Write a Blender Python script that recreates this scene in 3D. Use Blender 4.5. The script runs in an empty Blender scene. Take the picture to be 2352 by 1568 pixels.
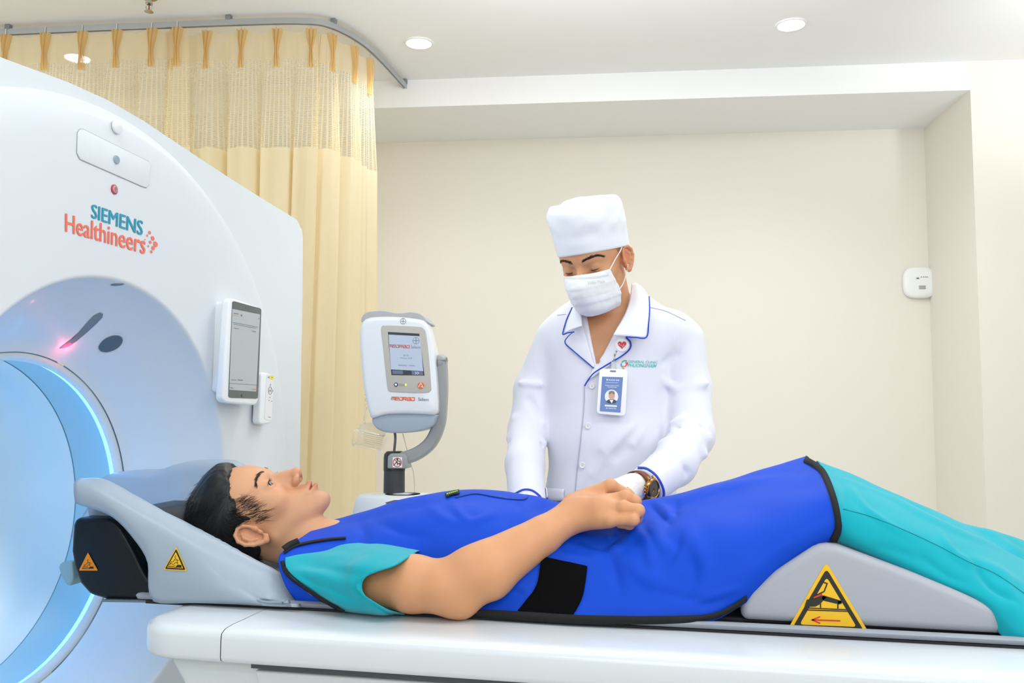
import bpy, bmesh, math, random
import numpy as np
from math import sin, cos, pi, radians, atan, sqrt
from mathutils import Vector, Matrix
from mathutils.bvhtree import BVHTree
random.seed(7); RNG = np.random.default_rng(7)
SC = bpy.context.scene; COL = SC.collection
# ------------------------------------------------------------------ camera
FPX = 2000.0; HOR = 143.0; YAW = radians(12.1); PITCH = atan(HOR / FPX); CZ = 1.30
FW = np.array([-sin(YAW) * cos(PITCH), cos(YAW) * cos(PITCH), sin(PITCH)])
RT = np.array([cos(YAW), sin(YAW), 0.0]); UP = np.cross(RT, FW); CAM = np.array([0, 0, CZ])
cd = bpy.data.cameras.new('camera'); cam = bpy.data.objects.new('camera', cd); COL.objects.link(cam)
cd.sensor_width = 36; cd.lens = 36 * FPX / 2352; cd.clip_start = .05
M = Matrix.Identity(4)
for i in range(3): M[i][0] = RT[i]; M[i][1] = UP[i]; M[i][2] = -FW[i]; M[i][3] = CAM[i]
cam.matrix_world = M; SC.camera = cam
# ------------------------------------------------------------------ world, exposure, lights
SC.view_settings.view_transform = 'Standard'; SC.view_settings.look = 'None'
SC.view_settings.gamma = 1.0; SC.view_settings.exposure = 0.07; SC.view_settings.use_curve_mapping = False
wd = bpy.data.worlds.new('world'); SC.world = wd; wd.use_nodes = True
wd.node_tree.nodes['Background'].inputs[0].default_value = (.9, .95, 1, 1); wd.node_tree.nodes['Background'].inputs[1].default_value = .5
def area(name, loc, tgt, sx, sy, power, col=(1, 1, 1)):
    l = bpy.data.lights.new(name, 'AREA'); l.shape = 'RECTANGLE'; l.size = sx; l.size_y = sy; l.energy = power; l.color = col
    o = bpy.data.objects.new(name, l); COL.objects.link(o); o.location = loc
    o.rotation_euler = (Vector(tgt) - Vector(loc)).to_track_quat('-Z', 'Y').to_euler(); return o
def spot(name, loc, tgt, ang, power, blend=.9, rad=.05, col=(1, 1, 1)):
    l = bpy.data.lights.new(name, 'SPOT'); l.energy = power; l.spot_size = radians(ang); l.spot_blend = blend; l.shadow_soft_size = rad; l.color = col
    o = bpy.data.objects.new(name, l); COL.objects.link(o); o.location = loc
    o.rotation_euler = (Vector(tgt) - Vector(loc)).to_track_quat('-Z', 'Y').to_euler(); return o
area('added_ceiling_fill', (-1.0, .9, 2.86), (-1.0, .9, 0), 1.2, .6, 9, (.93, .975, 1))  # this and the other unseen ceiling panels are added to light the room
area('added_ceiling_fill', (1.1, .8, 2.86), (1.1, .8, 0), 1.2, .6, 16, (.93, .975, 1))
area('added_ceiling_fill', (-.35, 2.85, 2.86), (-.2, 3.3, 0), 1.2, .6, 12, (.93, .975, 1))
area('added_ceiling_fill', (.9, 2.6, 2.86), (.9, 2.6, 0), 1.2, .6, 7, (.93, .975, 1))
area('added_ceiling_fill', (-.2, -1.6, 2.86), (-.2, -1.6, 0), 1.2, .6, 22, (.93, .975, 1))
spot('bounce_flash', (.9, -.2, 1.55), (2.1, 3.6, 2.9), 64, 60, 1.0, .05, (.93, .97, 1))
spot('bounce_flash', (1.8, 2.9, 2.4), (1.8, 3.45, 2.9), 110, 60, 1.0, .08, (.93, .97, 1))  # second, unseen spot added close to the ceiling to carry the flash patch
area('added_ceiling_fill', (-3.1, 1.3, 2.86), (-2.8, 1.5, 0), 1.2, .6, 50, (.93, .975, 1))  # added behind the gantry to brighten the bore liner
area('added_side_fill', (1.9, .2, 2.1), (-1.3, 1.7, 1.15), 1.0, .8, 14, (.96, .98, 1))  # unseen fill added from the right to lift the scanner recess
area('added_ceiling_wash', (-.1, 2.45, 2.5), (-.1, 2.9, 2.9), 1.6, .3, 10, (.97, .985, 1))  # unseen upward lamp added to brighten the ceiling
area('added_front_fill', (.2, -1.2, 1.7), (.2, 3.0, 1.3), 1.4, 1.0, 13, (.95, .98, 1))  # unseen soft fill added behind the camera for the near faces
# ------------------------------------------------------------------ pixel helpers (2352 x 1568 frame)
def ray(px, py): return FW * FPX + RT * (px - 1176) - UP * (py - 784)
def onX(px, py, X): d = ray(px, py); return CAM + d * (X / d[0])
def onY(px, py, Y): d = ray(px, py); return CAM + d * (Y / d[1])
def onZ(px, py, Z): d = ray(px, py); return CAM + d * ((Z - CZ) / d[2])
def onP(px, py, o, n):
    d = ray(px, py); return CAM + d * (np.dot(np.array(o) - CAM, n) / np.dot(d, n))
# ------------------------------------------------------------------ materials
def srgb(h):
    h = h.lstrip('#'); c = [int(h[i:i + 2], 16) / 255 for i in (0, 2, 4)]
    return tuple((x / 12.92 if x <= .04045 else ((x + .055) / 1.055) ** 2.4) for x in c) + (1,)
MATS = {}
def mat(name, col, rough=.5, metal=0, spec=.5, bump=0, bscale=200, sss=0, emis=None, estr=0, trans=0, alpha=1, coat=0, sheen=0, var=0, vscale=8, attr=None, ior=1.45):
    if name in MATS: return MATS[name]
    m = bpy.data.materials.new(name); m.use_nodes = True; nt = m.node_tree; b = nt.nodes['Principled BSDF']
    c = srgb(col); b.inputs['Base Color'].default_value = c
    b.inputs['Roughness'].default_value = rough; b.inputs['Metallic'].default_value = metal
    b.inputs['Specular IOR Level'].default_value = spec; b.inputs['IOR'].default_value = ior
    b.inputs['Coat Weight'].default_value = coat; b.inputs['Sheen Weight'].default_value = sheen
    b.inputs['Transmission Weight'].default_value = trans; b.inputs['Alpha'].default_value = alpha
    if sss: b.inputs['Subsurface Weight'].default_value = sss; b.inputs['Subsurface Radius'].default_value = (.012, .005, .003); b.inputs['Subsurface Scale'].default_value = 1
    if emis: b.inputs['Emission Color'].default_value = srgb(emis); b.inputs['Emission Strength'].default_value = estr
    tc = nt.nodes.new('ShaderNodeTexCoord')
    last = None
    if var:
        n = nt.nodes.new('ShaderNodeTexNoise'); n.inputs['Scale'].default_value = vscale; n.inputs['Detail'].default_value = 5
        mx = nt.nodes.new('ShaderNodeMix'); mx.data_type = 'RGBA'; nt.links.new(tc.outputs['Object'], n.inputs['Vector'])
        nt.links.new(n.outputs['Fac'], mx.inputs[0]); mx.inputs[6].default_value = tuple(x * (1 - var) for x in c[:3]) + (1,); mx.inputs[7].default_value = tuple(min(1, x * (1 + var)) for x in c[:3]) + (1,)
        last = mx.outputs[2]
    if attr:
        at = nt.nodes.new('ShaderNodeAttribute'); at.attribute_name = attr
        mu = nt.nodes.new('ShaderNodeMix'); mu.data_type = 'RGBA'; mu.blend_type = 'MULTIPLY'; mu.inputs[0].default_value = 1
        if last: nt.links.new(last, mu.inputs[6])
        else: mu.inputs[6].default_value = c
        nt.links.new(at.outputs['Color'], mu.inputs[7]); last = mu.outputs[2]
    if last: nt.links.new(last, b.inputs['Base Color'])
    if bump:
        n = nt.nodes.new('ShaderNodeTexNoise'); n.inputs['Scale'].default_value = bscale; n.inputs['Detail'].default_value = 3
        nt.links.new(tc.outputs['Object'], n.inputs['Vector'])
        bp = nt.nodes.new('ShaderNodeBump'); bp.inputs['Strength'].default_value = bump; bp.inputs['Distance'].default_value = .002
        nt.links.new(n.outputs['Fac'], bp.inputs['Height']); nt.links.new(bp.outputs['Normal'], b.inputs['Normal'])
    MATS[name] = m; return m
# ------------------------------------------------------------------ objects
def tag(o, label=None, cat=None, group=None, kind=None):
    if label: o['label'] = label
    if cat: o['category'] = cat
    if group: o['group'] = group
    if kind: o['kind'] = kind
    return o
def empty(name, loc, label, cat, group=None):
    o = bpy.data.objects.new(name, None); o.empty_display_size = .05; COL.objects.link(o); o.location = loc
    return tag(o, label, cat, group)
def mesh(name, V, F, m, parent=None, smooth=True, label=None):
    me = bpy.data.meshes.new(name); me.from_pydata([tuple(map(float, v)) for v in V], [], [tuple(map(int, f)) for f in F])
    if isinstance(m, (list, tuple)):
        for x in m: me.materials.append(x)
    elif m: me.materials.append(m)
    me.validate()
    if smooth: me.polygons.foreach_set('use_smooth', [True] * len(me.polygons))
    o = bpy.data.objects.new(name, me); COL.objects.link(o)
    if parent is not None: attach(o, parent)
    if label: o['label'] = label
    return o
def attach(o, parent):
    p = parent; loc = Vector((0, 0, 0))
    while p is not None: loc += p.location; p = p.parent
    o.parent = parent; o.location = o.location - loc
    return o
def sharp(o, deg=40):
    md = o.modifiers.new('n', 'NODES') if False else None
    me = o.data; bm = bmesh.new(); bm.from_mesh(me)
    for e in bm.edges:
        e.smooth = not (len(e.link_faces) == 2 and e.calc_face_angle(0) > radians(deg))
    bm.to_mesh(me); bm.free(); return o
def fromsub(name, bm, m, parent=None, deg=40, label=None):
    me = bpy.data.meshes.new(name); bmesh.ops.recalc_face_normals(bm, faces=bm.faces[:])
    for f in bm.faces: f.smooth = True
    for e in bm.edges: e.smooth = not (len(e.link_faces) == 2 and e.calc_face_angle(0) > radians(deg))
    bm.to_mesh(me); bm.free(); me.materials.append(m)
    o = bpy.data.objects.new(name, me); COL.objects.link(o)
    if parent is not None: attach(o, parent)
    if label: o['label'] = label
    return o
def box(name, c, s, m, parent=None, bev=0, R=None, seg=3, label=None):
    bm = bmesh.new(); bmesh.ops.create_cube(bm, size=1)
    for v in bm.verts: v.co = Vector((v.co.x * s[0], v.co.y * s[1], v.co.z * s[2]))
    if bev: bmesh.ops.bevel(bm, geom=bm.edges[:], offset=bev, segments=seg, profile=.5, affect='EDGES')
    for v in bm.verts:
        q = (R @ v.co) if R is not None else v.co
        v.co = q + Vector(c)
    return fromsub(name, bm, m, parent, label=label)
def prism(name, pts, vec, m, parent=None, bev=0, seg=3, deg=40, label=None):
    """closed 3D outline swept by vec, edges bevelled"""
    bm = bmesh.new(); a = [bm.verts.new(tuple(map(float, p))) for p in pts]; f = bm.faces.new(a)
    r = bmesh.ops.extrude_face_region(bm, geom=[f]); vs = [x for x in r['geom'] if isinstance(x, bmesh.types.BMVert)]
    bmesh.ops.translate(bm, vec=Vector(tuple(map(float, vec))), verts=vs)
    bmesh.ops.recalc_face_normals(bm, faces=bm.faces[:])
    if bev:
        ed = [e for e in bm.edges if len(e.link_faces) == 2 and e.calc_face_angle(0) > radians(30)]
        bmesh.ops.bevel(bm, geom=ed, offset=bev, segments=seg, profile=.5, affect='EDGES', clamp_overlap=True)
    return fromsub(name, bm, m, parent, deg, label)
def cr(P, n, closed=False):
    """Catmull-Rom resample to n points, evenly in parameter by chord length"""
    P = np.array(P, float); N = len(P)
    if N == 2: t = np.linspace(0, 1, n)[:, None]; return P[0] * (1 - t) + P[1] * t
    if closed: Q = np.vstack([P[-1], P, P[0], P[1]]); ns = N
    else: Q = np.vstack([2 * P[0] - P[1], P, 2 * P[-1] - P[-2]]); ns = N - 1
    L = np.linalg.norm(Q[2:2 + ns] - Q[1:1 + ns], axis=1) + 1e-9; cum = np.r_[0, np.cumsum(L)]
    s = np.linspace(0, cum[-1], n, endpoint=not closed); i = np.clip(np.searchsorted(cum, s, side='right') - 1, 0, ns - 1)
    t = ((s - cum[i]) / L[i])[:, None]; p0, p1, p2, p3 = Q[i], Q[i + 1], Q[i + 2], Q[i + 3]
    return .5 * ((2 * p1) + (-p0 + p2) * t + (2 * p0 - 5 * p1 + 4 * p2 - p3) * t ** 2 + (-p0 + 3 * p1 - 3 * p2 + p3) * t ** 3)
def gridfaces(n, k, cu=False, cv=False):
    F = []
    for i in range(n if cu else n - 1):
        for j in range(k if cv else k - 1):
            i2 = (i + 1) % n; j2 = (j + 1) % k
            F.append((i * k + j, i2 * k + j, i2 * k + j2, i * k + j2))
    return F
def sheet(name, rows, n, k, m, parent=None, thick=0, disp=None, cu=False, cv=False, off=0, label=None, flip=False, ends=None):
    """rows: list of control polylines (each a list of 3D points); splined to n x k"""
    R = np.array([cr(r, k, cv) for r in rows]); G = np.array([cr(R[:, j], n, cu) for j in range(k)]).transpose(1, 0, 2)
    if disp is not None: G = disp(G)
    F = gridfaces(n, k, cu, cv)
    if flip: F = [f[::-1] for f in F]
    o = mesh(name, G.reshape(-1, 3), F, m, parent, label=label)
    if thick:
        s = o.modifiers.new('solid', 'SOLIDIFY'); s.thickness = thick; s.offset = off
    return o
def frames(P):
    P = np.array(P, float); T = np.gradient(P, axis=0); T /= np.linalg.norm(T, axis=1)[:, None] + 1e-12
    a = np.array([0, 0, 1.0]) if abs(T[0][2]) < .9 else np.array([1.0, 0, 0]); N = []
    for t in T:
        a = a - t * np.dot(a, t); a /= np.linalg.norm(a) + 1e-12; N.append(a.copy())
    N = np.array(N); return T, N, np.cross(T, N)
def tube(name, P, r, m, parent=None, n=None, seg=10, caps=True, flat=1.0, label=None, closed=False, raw=False):
    P = cr(P, n, closed) if n else np.array(P, float)
    T, N, B = frames(P); K = len(P); rr = np.interp(np.linspace(0, 1, K), np.linspace(0, 1, len(np.atleast_1d(r))), np.atleast_1d(r))
    V = []; 
    for i in range(K):
        for j in range(seg):
            a = 2 * pi * j / seg; V.append(P[i] + rr[i] * (cos(a) * N[i] + flat * sin(a) * B[i]))
    F = gridfaces(K, seg, closed, True)
    if caps and not closed: F += [tuple(range(seg))[::-1], tuple(range((K - 1) * seg, K * seg))]
    if raw: return V, F
    return mesh(name, V, F, m, parent, label=label)
def lathe(name, prof, m, parent=None, o=(0, 0, 0), ax=(0, 0, 1), seg=48, label=None, deg=40):
    ax = Vector(ax).normalized(); q = Vector((0, 0, 1)).rotation_difference(ax); V = []
    for (r, h) in prof:
        for j in range(seg): a = 2 * pi * j / seg; V.append(q @ Vector((r * cos(a), r * sin(a), h)) + Vector(tuple(map(float, o))))
    F = gridfaces(len(prof), seg, False, True)
    ob = mesh(name, V, F, m, parent, label=label); 
    return sharp(ob, deg)
class Joint:
    """collects geometry into one mesh"""
    def __init__(s): s.V = []; s.F = []; s.M = []
    def add(s, V, F, mi=0):
        b = len(s.V); s.V += [tuple(map(float, v)) for v in V]; s.F += [tuple(int(i) + b for i in f) for f in F]; s.M += [mi] * len(F)
    def build(s, name, m, parent=None, smooth=True, label=None):
        o = mesh(name, s.V, s.F, m, parent, smooth, label)
        if max(s.M, default=0) and len(o.data.polygons) == len(s.M): o.data.polygons.foreach_set('material_index', s.M)
        return o
# projectors -------------------------------------------------------
def bvh_of(*obs):
    V = []; F = []
    bpy.context.view_layer.update(); dg = bpy.context.evaluated_depsgraph_get()
    for o in obs:
        e = o.evaluated_get(dg); me = e.to_mesh(); b = len(V)
        V += [e.matrix_world @ v.co for v in me.vertices]; F += [tuple(i + b for i in p.vertices) for p in me.polygons]; e.to_mesh_clear()
    return BVHTree.FromPolygons(V, F)
def surf(bvh, off=.001):
    last = [None]
    def f(px, py, o2=0):
        d = Vector(ray(px, py)).normalized(); h = bvh.ray_cast(Vector(CAM), d)
        if h[0] is None:
            if last[0] is None: return np.array(Vector(CAM) + d * 1.8)
            return np.array(Vector(CAM) + d * last[0])
        last[0] = h[3]; n = h[1]
        if n.dot(d) > 0: n = -n
        return np.array(h[0] + n * (off + o2))
    return f
def filled(name, pts, pj, m, parent=None, rings=4, smooth_out=0, label=None, raw=False):
    """star-shaped pixel outline filled on a surface"""
    P = np.array(pts, float)
    if smooth_out: P = cr(P, smooth_out, True)
    c = P.mean(0); V = [pj(*c)]; n = len(P)
    for k in range(1, rings + 1):
        for q in P: V.append(pj(*(c + (q - c) * k / rings)))
    F = [(0, 1 + j, 1 + (j + 1) % n) for j in range(n)]
    for k in range(rings - 1):
        for j in range(n): a = 1 + k * n; F.append((a + j, a + n + j, a + n + (j + 1) % n, a + (j + 1) % n))
    if raw: return V, F
    return mesh(name, V, F, m, parent, label=label)
def stroke(pts, w, pj, J, mi=0, n=None, closed=False):
    """flat ribbon of pixel width w along pixel polyline on a surface, added to a Joint"""
    P = cr(pts, n, closed) if n else np.array(pts, float)
    if closed and not n: P = np.vstack([P, P[:1]])
    T = np.gradient(P, axis=0); T /= np.linalg.norm(T, axis=1)[:, None] + 1e-9; N = np.c_[-T[:, 1], T[:, 0]]
    for i in range(1, len(P) - 1):   # mitre
        a = P[i] - P[i - 1]; b = P[i + 1] - P[i]; a /= np.linalg.norm(a) + 1e-9; b /= np.linalg.norm(b) + 1e-9
        nn = np.array([-(a + b)[1], (a + b)[0]]); l = np.linalg.norm(nn)
        if l > 1e-6: nn /= l; N[i] = nn / max(.45, abs(np.dot(nn, [-a[1], a[0]])))
    V = []
    for p, q in zip(P, N): V += [pj(*(p + q * w / 2)), pj(*(p - q * w / 2))]
    K = len(P); F = [(2 * i, 2 * i + 1, 2 * i + 3, 2 * i + 2) for i in range(K - 1)]
    J.add(V, F, mi)
def piping(name, pts, pj, r, m, parent=None, n=40, label=None):
    P = np.array([pj(*q) for q in cr(pts, n)]); return tube(name, P, r, m, parent, seg=8, label=label)
def textmesh(s, bold=0, shear=0):
    c = bpy.data.curves.new('t', 'FONT'); c.body = s; c.size = 1; c.offset = bold; c.shear = shear; c.resolution_u = 3
    o = bpy.data.objects.new('t', c); COL.objects.link(o); bpy.context.view_layer.update()
    e = o.evaluated_get(bpy.context.evaluated_depsgraph_get()); me = e.to_mesh()
    V = np.array([v.co[:] for v in me.vertices]); F = [tuple(p.vertices) for p in me.polygons]; e.to_mesh_clear()
    bpy.data.objects.remove(o); bpy.data.curves.remove(c)
    V = V[:, :2]; mn = V.min(0); mx = V.max(0); return (V - mn) / (mx - mn), F
def text(J, s, quad, pj, mi=0, bold=0, shear=0):
    """quad = pixel corners TL, TR, BR, BL"""
    V, F = textmesh(s, bold, shear); q = np.array(quad, float); out = []
    for u, v in V:
        p = (q[3] * (1 - u) + q[2] * u) * (1 - v) + (q[0] * (1 - u) + q[1] * u) * v
        out.append(pj(*p))
    J.add(out, F, mi)
# ------------------------------------------------------------------ implicit surfaces
def _n(v): return np.sqrt((v * v).sum(-1))
def sph(p, c, r): return _n(p - np.array(c, np.float32)) - r
def ell(p, c, r, R=None):
    q = p - np.array(c, np.float32)
    if R is not None: q = q @ np.array(R, np.float32)
    r = np.array(r, np.float32); k0 = _n(q / r); k1 = _n(q / (r * r)) + 1e-9; return k0 * (k0 - 1) / k1
def cap(p, a, b, ra, rb=None):
    rb = ra if rb is None else rb; a = np.array(a, np.float32); b = np.array(b, np.float32); ab = b - a
    t = np.clip(((p - a) @ ab) / (ab @ ab), 0, 1); return _n(p - a - t[..., None] * ab) - (ra + (rb - ra) * t)
def fcap(p, a, b, ra, rb, n, fl):
    """tapered capsule flattened along unit n by factor fl (<1)"""
    a = np.array(a, np.float32); b = np.array(b, np.float32); n = np.array(n, np.float32); ab = b - a
    t = np.clip(((p - a) @ ab) / (ab @ ab), 0, 1); q = p - a - t[..., None] * ab; d = q @ n
    q = q + (d * (1 / fl - 1))[..., None] * n; return (_n(q) - (ra + (rb - ra) * t)) * .9
def smin(a, b, k):
    h = np.clip(.5 + .5 * (b - a) / k, 0, 1); return b + (a - b) * h - k * h * (1 - h)
def smax(a, b, k): return -smin(-a, -b, k)
def chain(p, pts, rs, k=.01):
    d = None
    for i in range(len(pts) - 1):
        c = cap(p, pts[i], pts[i + 1], rs[i], rs[i + 1]); d = c if d is None else smin(d, c, k)
    return d
def boxed(p, lo, hi, fn, pad=.04):
    lo = np.array(lo, np.float32); hi = np.array(hi, np.float32); c = (lo + hi) / 2; h = (hi - lo) / 2
    q = np.maximum(np.abs(p - c) - h, 0); d = _n(q); out = d + pad; m = d < pad
    if m.any(): out[m] = fn(p[m])
    return out
def sdf_mesh(f, lo, hi, h, B=12):
    lo = np.array(lo, float); hi = np.array(hi, float); nb = np.ceil((hi - lo) / (h * B)).astype(int)
    bi = np.stack(np.meshgrid(*[np.arange(k) for k in nb], indexing='ij'), -1).reshape(-1, 3)
    d = f((lo + (bi + .5) * B * h).astype(np.float32)); bi = bi[np.abs(d) < B * h * 1.35]
    NN = nb * B + 2; g = np.stack(np.meshgrid(*[np.arange(B + 1)] * 3, indexing='ij'), -1)
    cid = []; cpos = []; quads = []; corners = np.array([(i, j, k) for i in (0, 1) for j in (0, 1) for k in (0, 1)])
    edges = [(a, b) for a in range(8) for b in range(a + 1, 8) if np.abs(corners[a] - corners[b]).sum() == 1]
    def gid(c): return (c[..., 0] * NN[1] + c[..., 1]) * NN[2] + c[..., 2]
    CH = 96
    for s in range(0, len(bi), CH):
        bb = bi[s:s + CH]; gi = bb[:, None, None, None, :] * B + g[None]
        P = (lo + gi * h).astype(np.float32); Vv = f(P.reshape(-1, 3)).reshape(P.shape[:-1]); I = Vv < 0
        C8 = np.stack([Vv[:, i:B + i, j:B + j, k:B + k] for i, j, k in corners], -1); sg = C8 < 0
        act = sg.any(-1) & ~sg.all(-1)
        if not act.any(): continue
        cv = C8[act]; gc = gi[:, :B, :B, :B][act]; acc = np.zeros((len(cv), 3)); cnt = np.zeros(len(cv))
        for a, b in edges:
            va, vb = cv[:, a], cv[:, b]; m = (va < 0) != (vb < 0); t = np.where(m, va / np.where(m, va - vb, 1), 0)
            acc += m[:, None] * (corners[a] + t[:, None] * (corners[b] - corners[a])); cnt += m
        cid.append(gid(gc)); cpos.append(lo + (gc + acc / cnt[:, None]) * h)
        for ax in range(3):
            e = np.eye(3, dtype=int)[ax]; A = I[:, :B, :B, :B]; Bv = I[:, e[0]:B + e[0], e[1]:B + e[1], e[2]:B + e[2]]
            m = A != Bv
            if not m.any(): continue
            gb = gi[:, :B, :B, :B][m]; ins = A[m]; b1 = np.eye(3, dtype=int)[(ax + 1) % 3]; b2 = np.eye(3, dtype=int)[(ax + 2) % 3]
            q = np.stack([gid(gb), gid(gb - b1), gid(gb - b1 - b2), gid(gb - b2)], -1); q[~ins] = q[~ins][:, ::-1]; quads.append(q)
    cid = np.concatenate(cid); cpos = np.concatenate(cpos); Q = np.concatenate(quads)
    cid, ix = np.unique(cid, return_index=True); cpos = cpos[ix]
    j = np.clip(np.searchsorted(cid, Q), 0, len(cid) - 1); ok = (cid[j] == Q).all(1); return cpos, j[ok]
def fast(name, V, Q, m, parent=None, label=None):
    me = bpy.data.meshes.new(name); n = len(V); k = len(Q)
    me.vertices.add(n); me.vertices.foreach_set('co', np.asarray(V, np.float32).ravel())
    me.loops.add(4 * k); me.loops.foreach_set('vertex_index', np.asarray(Q, np.int32).ravel())
    me.polygons.add(k); me.polygons.foreach_set('loop_start', np.arange(0, 4 * k, 4, dtype=np.int32)); me.polygons.foreach_set('use_smooth', [True] * k)
    me.update(calc_edges=True); me.materials.append(m)
    o = bpy.data.objects.new(name, me); COL.objects.link(o)
    if parent is not None: attach(o, parent)
    if label: o['label'] = label
    return o
def vcol(o, name, rgb):
    a = o.data.color_attributes.new(name, 'FLOAT_COLOR', 'POINT'); a.data.foreach_set('color', np.c_[rgb, np.ones(len(rgb))].astype(np.float32).ravel())
# common materials
WHITE = mat('white_plastic', '#e6ebef', .32, coat=.25); WHITE2 = mat('scanner_shell_white', '#dfe7ec', .38, coat=.15)
BLK = mat('black_plastic', '#15171a', .4); GREY = mat('grey_plastic', '#a9aaa6', .45)
# ================================================================== ROOM
A7 = radians(7); XW = np.array([cos(A7), sin(A7), 0]); YW = np.array([-sin(A7), cos(A7), 0]); CEIL = 2.9; SOF = 2.762
def W(x, y, z): return XW * x + YW * y + np.array([0, 0, z])
wallm = mat('cream_wall_paint', '#eae5da', .85, bump=.08, bscale=90, spec=.2); ceilm = mat('ceiling_paint', '#f3f3f2', .9, spec=.2, bump=.05, bscale=60)
floorm = mat('floor_vinyl', '#e6e5e2', .35, var=.05, vscale=3)
def slab(name, x0, x1, y0, y1, z0, z1, m):
    V = [W(x, y, z) for x in (x0, x1) for y in (y0, y1) for z in (z0, z1)]
    o = mesh(name, V, [(0, 1, 3, 2), (4, 6, 7, 5), (0, 4, 5, 1), (2, 3, 7, 6), (0, 2, 6, 4), (1, 5, 7, 3)], m, smooth=False); return tag(o, kind='structure')
slab('floor', -4.6, 3.6, -3.4, 4.9, -.1, 0, floorm); slab('ceiling', -4.6, 3.6, -3.4, 4.9, CEIL, CEIL + .1, ceilm)
slab('wall_back', -4.6, 1.9, 4.72, 4.9, 0, CEIL, wallm); slab('wall_left', -4.6, -4.5, -3.4, 4.72, 0, CEIL, wallm)
slab('wall_front', -4.5, 3.5, -3.4, -3.3, 0, CEIL, wallm); slab('wall_right', 3.5, 3.6, -3.4, 4.15, 0, CEIL, wallm)
slab('wall_back_right', 1.78, 3.5, 4.15, 4.72, 0, CEIL, wallm); slab('trim_1', -4.5, 1.78, 4.15, 4.72, SOF, CEIL, ceilm)
# downlights
dl = []
lensm = mat('downlight_diffuser', '#ffffff', .5, emis='#f6fbff', estr=14)
for i, (px, py) in enumerate([(962, 98), (1817, 56), (178, 132)]):
    c = onZ(px, py, CEIL); lab = ['recessed round ceiling downlight just right of the curtain corner', 'recessed round ceiling downlight above and right of the technician', 'recessed round ceiling downlight glowing behind the sheer curtain header'][i]
    t = empty('downlight', c, lab, 'light', 'round recessed ceiling downlights')
    lathe('trim_ring', [(.052, -.001), (.056, -.006), (.064, -.005), (.067, -.0), (.067, .002)], mat('trim_white', '#f2f2f0', .5), t, o=c, seg=40)
    lathe('diffuser', [(.0001, -.0025), (.052, -.0025), (.052, .001)], lensm, t, o=c, seg=40)
    dlt = spot('downlight_lamp', tuple(c - np.array([0, 0, .02])), tuple(c - np.array([0, 0, 1])), 140, 20, .8, .05, (.97, .98, 1)); attach(dlt, t); dlt.name = 'lamp'
# sprinkler
c = onZ(343, -6, CEIL); sp = empty('fire_sprinkler', c, 'small chrome pendent fire sprinkler head on the ceiling at the top left', 'sprinkler')
chr_ = mat('chrome', '#c9c6bd', .2, metal=1)
lathe('escutcheon', [(.001, -.004), (.03, -.004), (.034, 0)], chr_, sp, o=c, seg=24)
lathe('body', [(.011, 0), (.011, -.018), (.014, -.02), (.014, -.027), (.007, -.03)], chr_, sp, o=c, seg=16)
for s in (-1, 1): tube('frame_arm', [c + [s * .007, 0, -.028], c + [s * .014, 0, -.04], c + [s * .003, 0, -.055]], .0022, chr_, sp, n=8, seg=6)
tube('glass_bulb', [c + [0, 0, -.03], c + [0, 0, -.052]], .0028, mat('bulb_red', '#a24a3a', .2), sp, seg=8)
lathe('deflector', [(.0005, -.056), (.017, -.057), (.017, -.059), (.0005, -.059)], chr_, sp, o=c, seg=20)
# curtain track -----------------------------------------------------
trk_px = [(-560, 100), (0, 75), (270, 63), (540, 52), (690, 49), (755, 57), (820, 89), (870, 131), (935, 203)]
TZ = 2.868
TP = [onZ(a, b, TZ) for a, b in trk_px]; TPc = cr(TP, 90)
alu = mat('anodised_aluminium', '#b9bcc0', .35, metal=.6)
tr = empty('curtain_track', TPc[45], 'grey metal curtain track curving along the ceiling at upper left', 'curtain track')
J = Joint()
T, Nn, Bn = frames(TPc)
side = np.cross(T, [0, 0, 1.0]); side /= np.linalg.norm(side, axis=1)[:, None]
V = []
for i in range(90):
    for (a, b) in [(-.009, .012), (.009, .012), (.009, -.012), (.004, -.012), (.004, -.007), (-.004, -.007), (-.004, -.012), (-.009, -.012)]: V.append(TPc[i] + side[i] * a + np.array([0, 0, b]))
J.add(V, gridfaces(90, 8, False, True) + [tuple(range(8)), tuple(range(89 * 8, 90 * 8))[::-1]]); o = J.build('rail', alu, tr); sharp(o)
def at_len(P, s):
    L = np.r_[0, np.cumsum(np.linalg.norm(np.diff(P, axis=0), axis=1))]; s = np.atleast_1d(s); return np.array([[np.interp(x, L, P[:, k]) for k in range(3)] for x in s]), L[-1]
for px in (20, 532, 770, 930):
    i = int(np.argmin([abs((lambda q: 1176 + FPX * np.dot(q - CAM, RT) / np.dot(q - CAM, FW))(p) - px) for p in TPc])); p = TPc[i]
    box('bracket', p + [0, 0, .021], (.022, .022, .022), mat('bracket_grey', '#8d8f90', .5, metal=.3), tr, bev=.002)
box('end_cap', TPc[-1] + T[-1] * .006, (.02, .02, .03), mat('bracket_grey', '', .5), tr, bev=.002)
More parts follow.
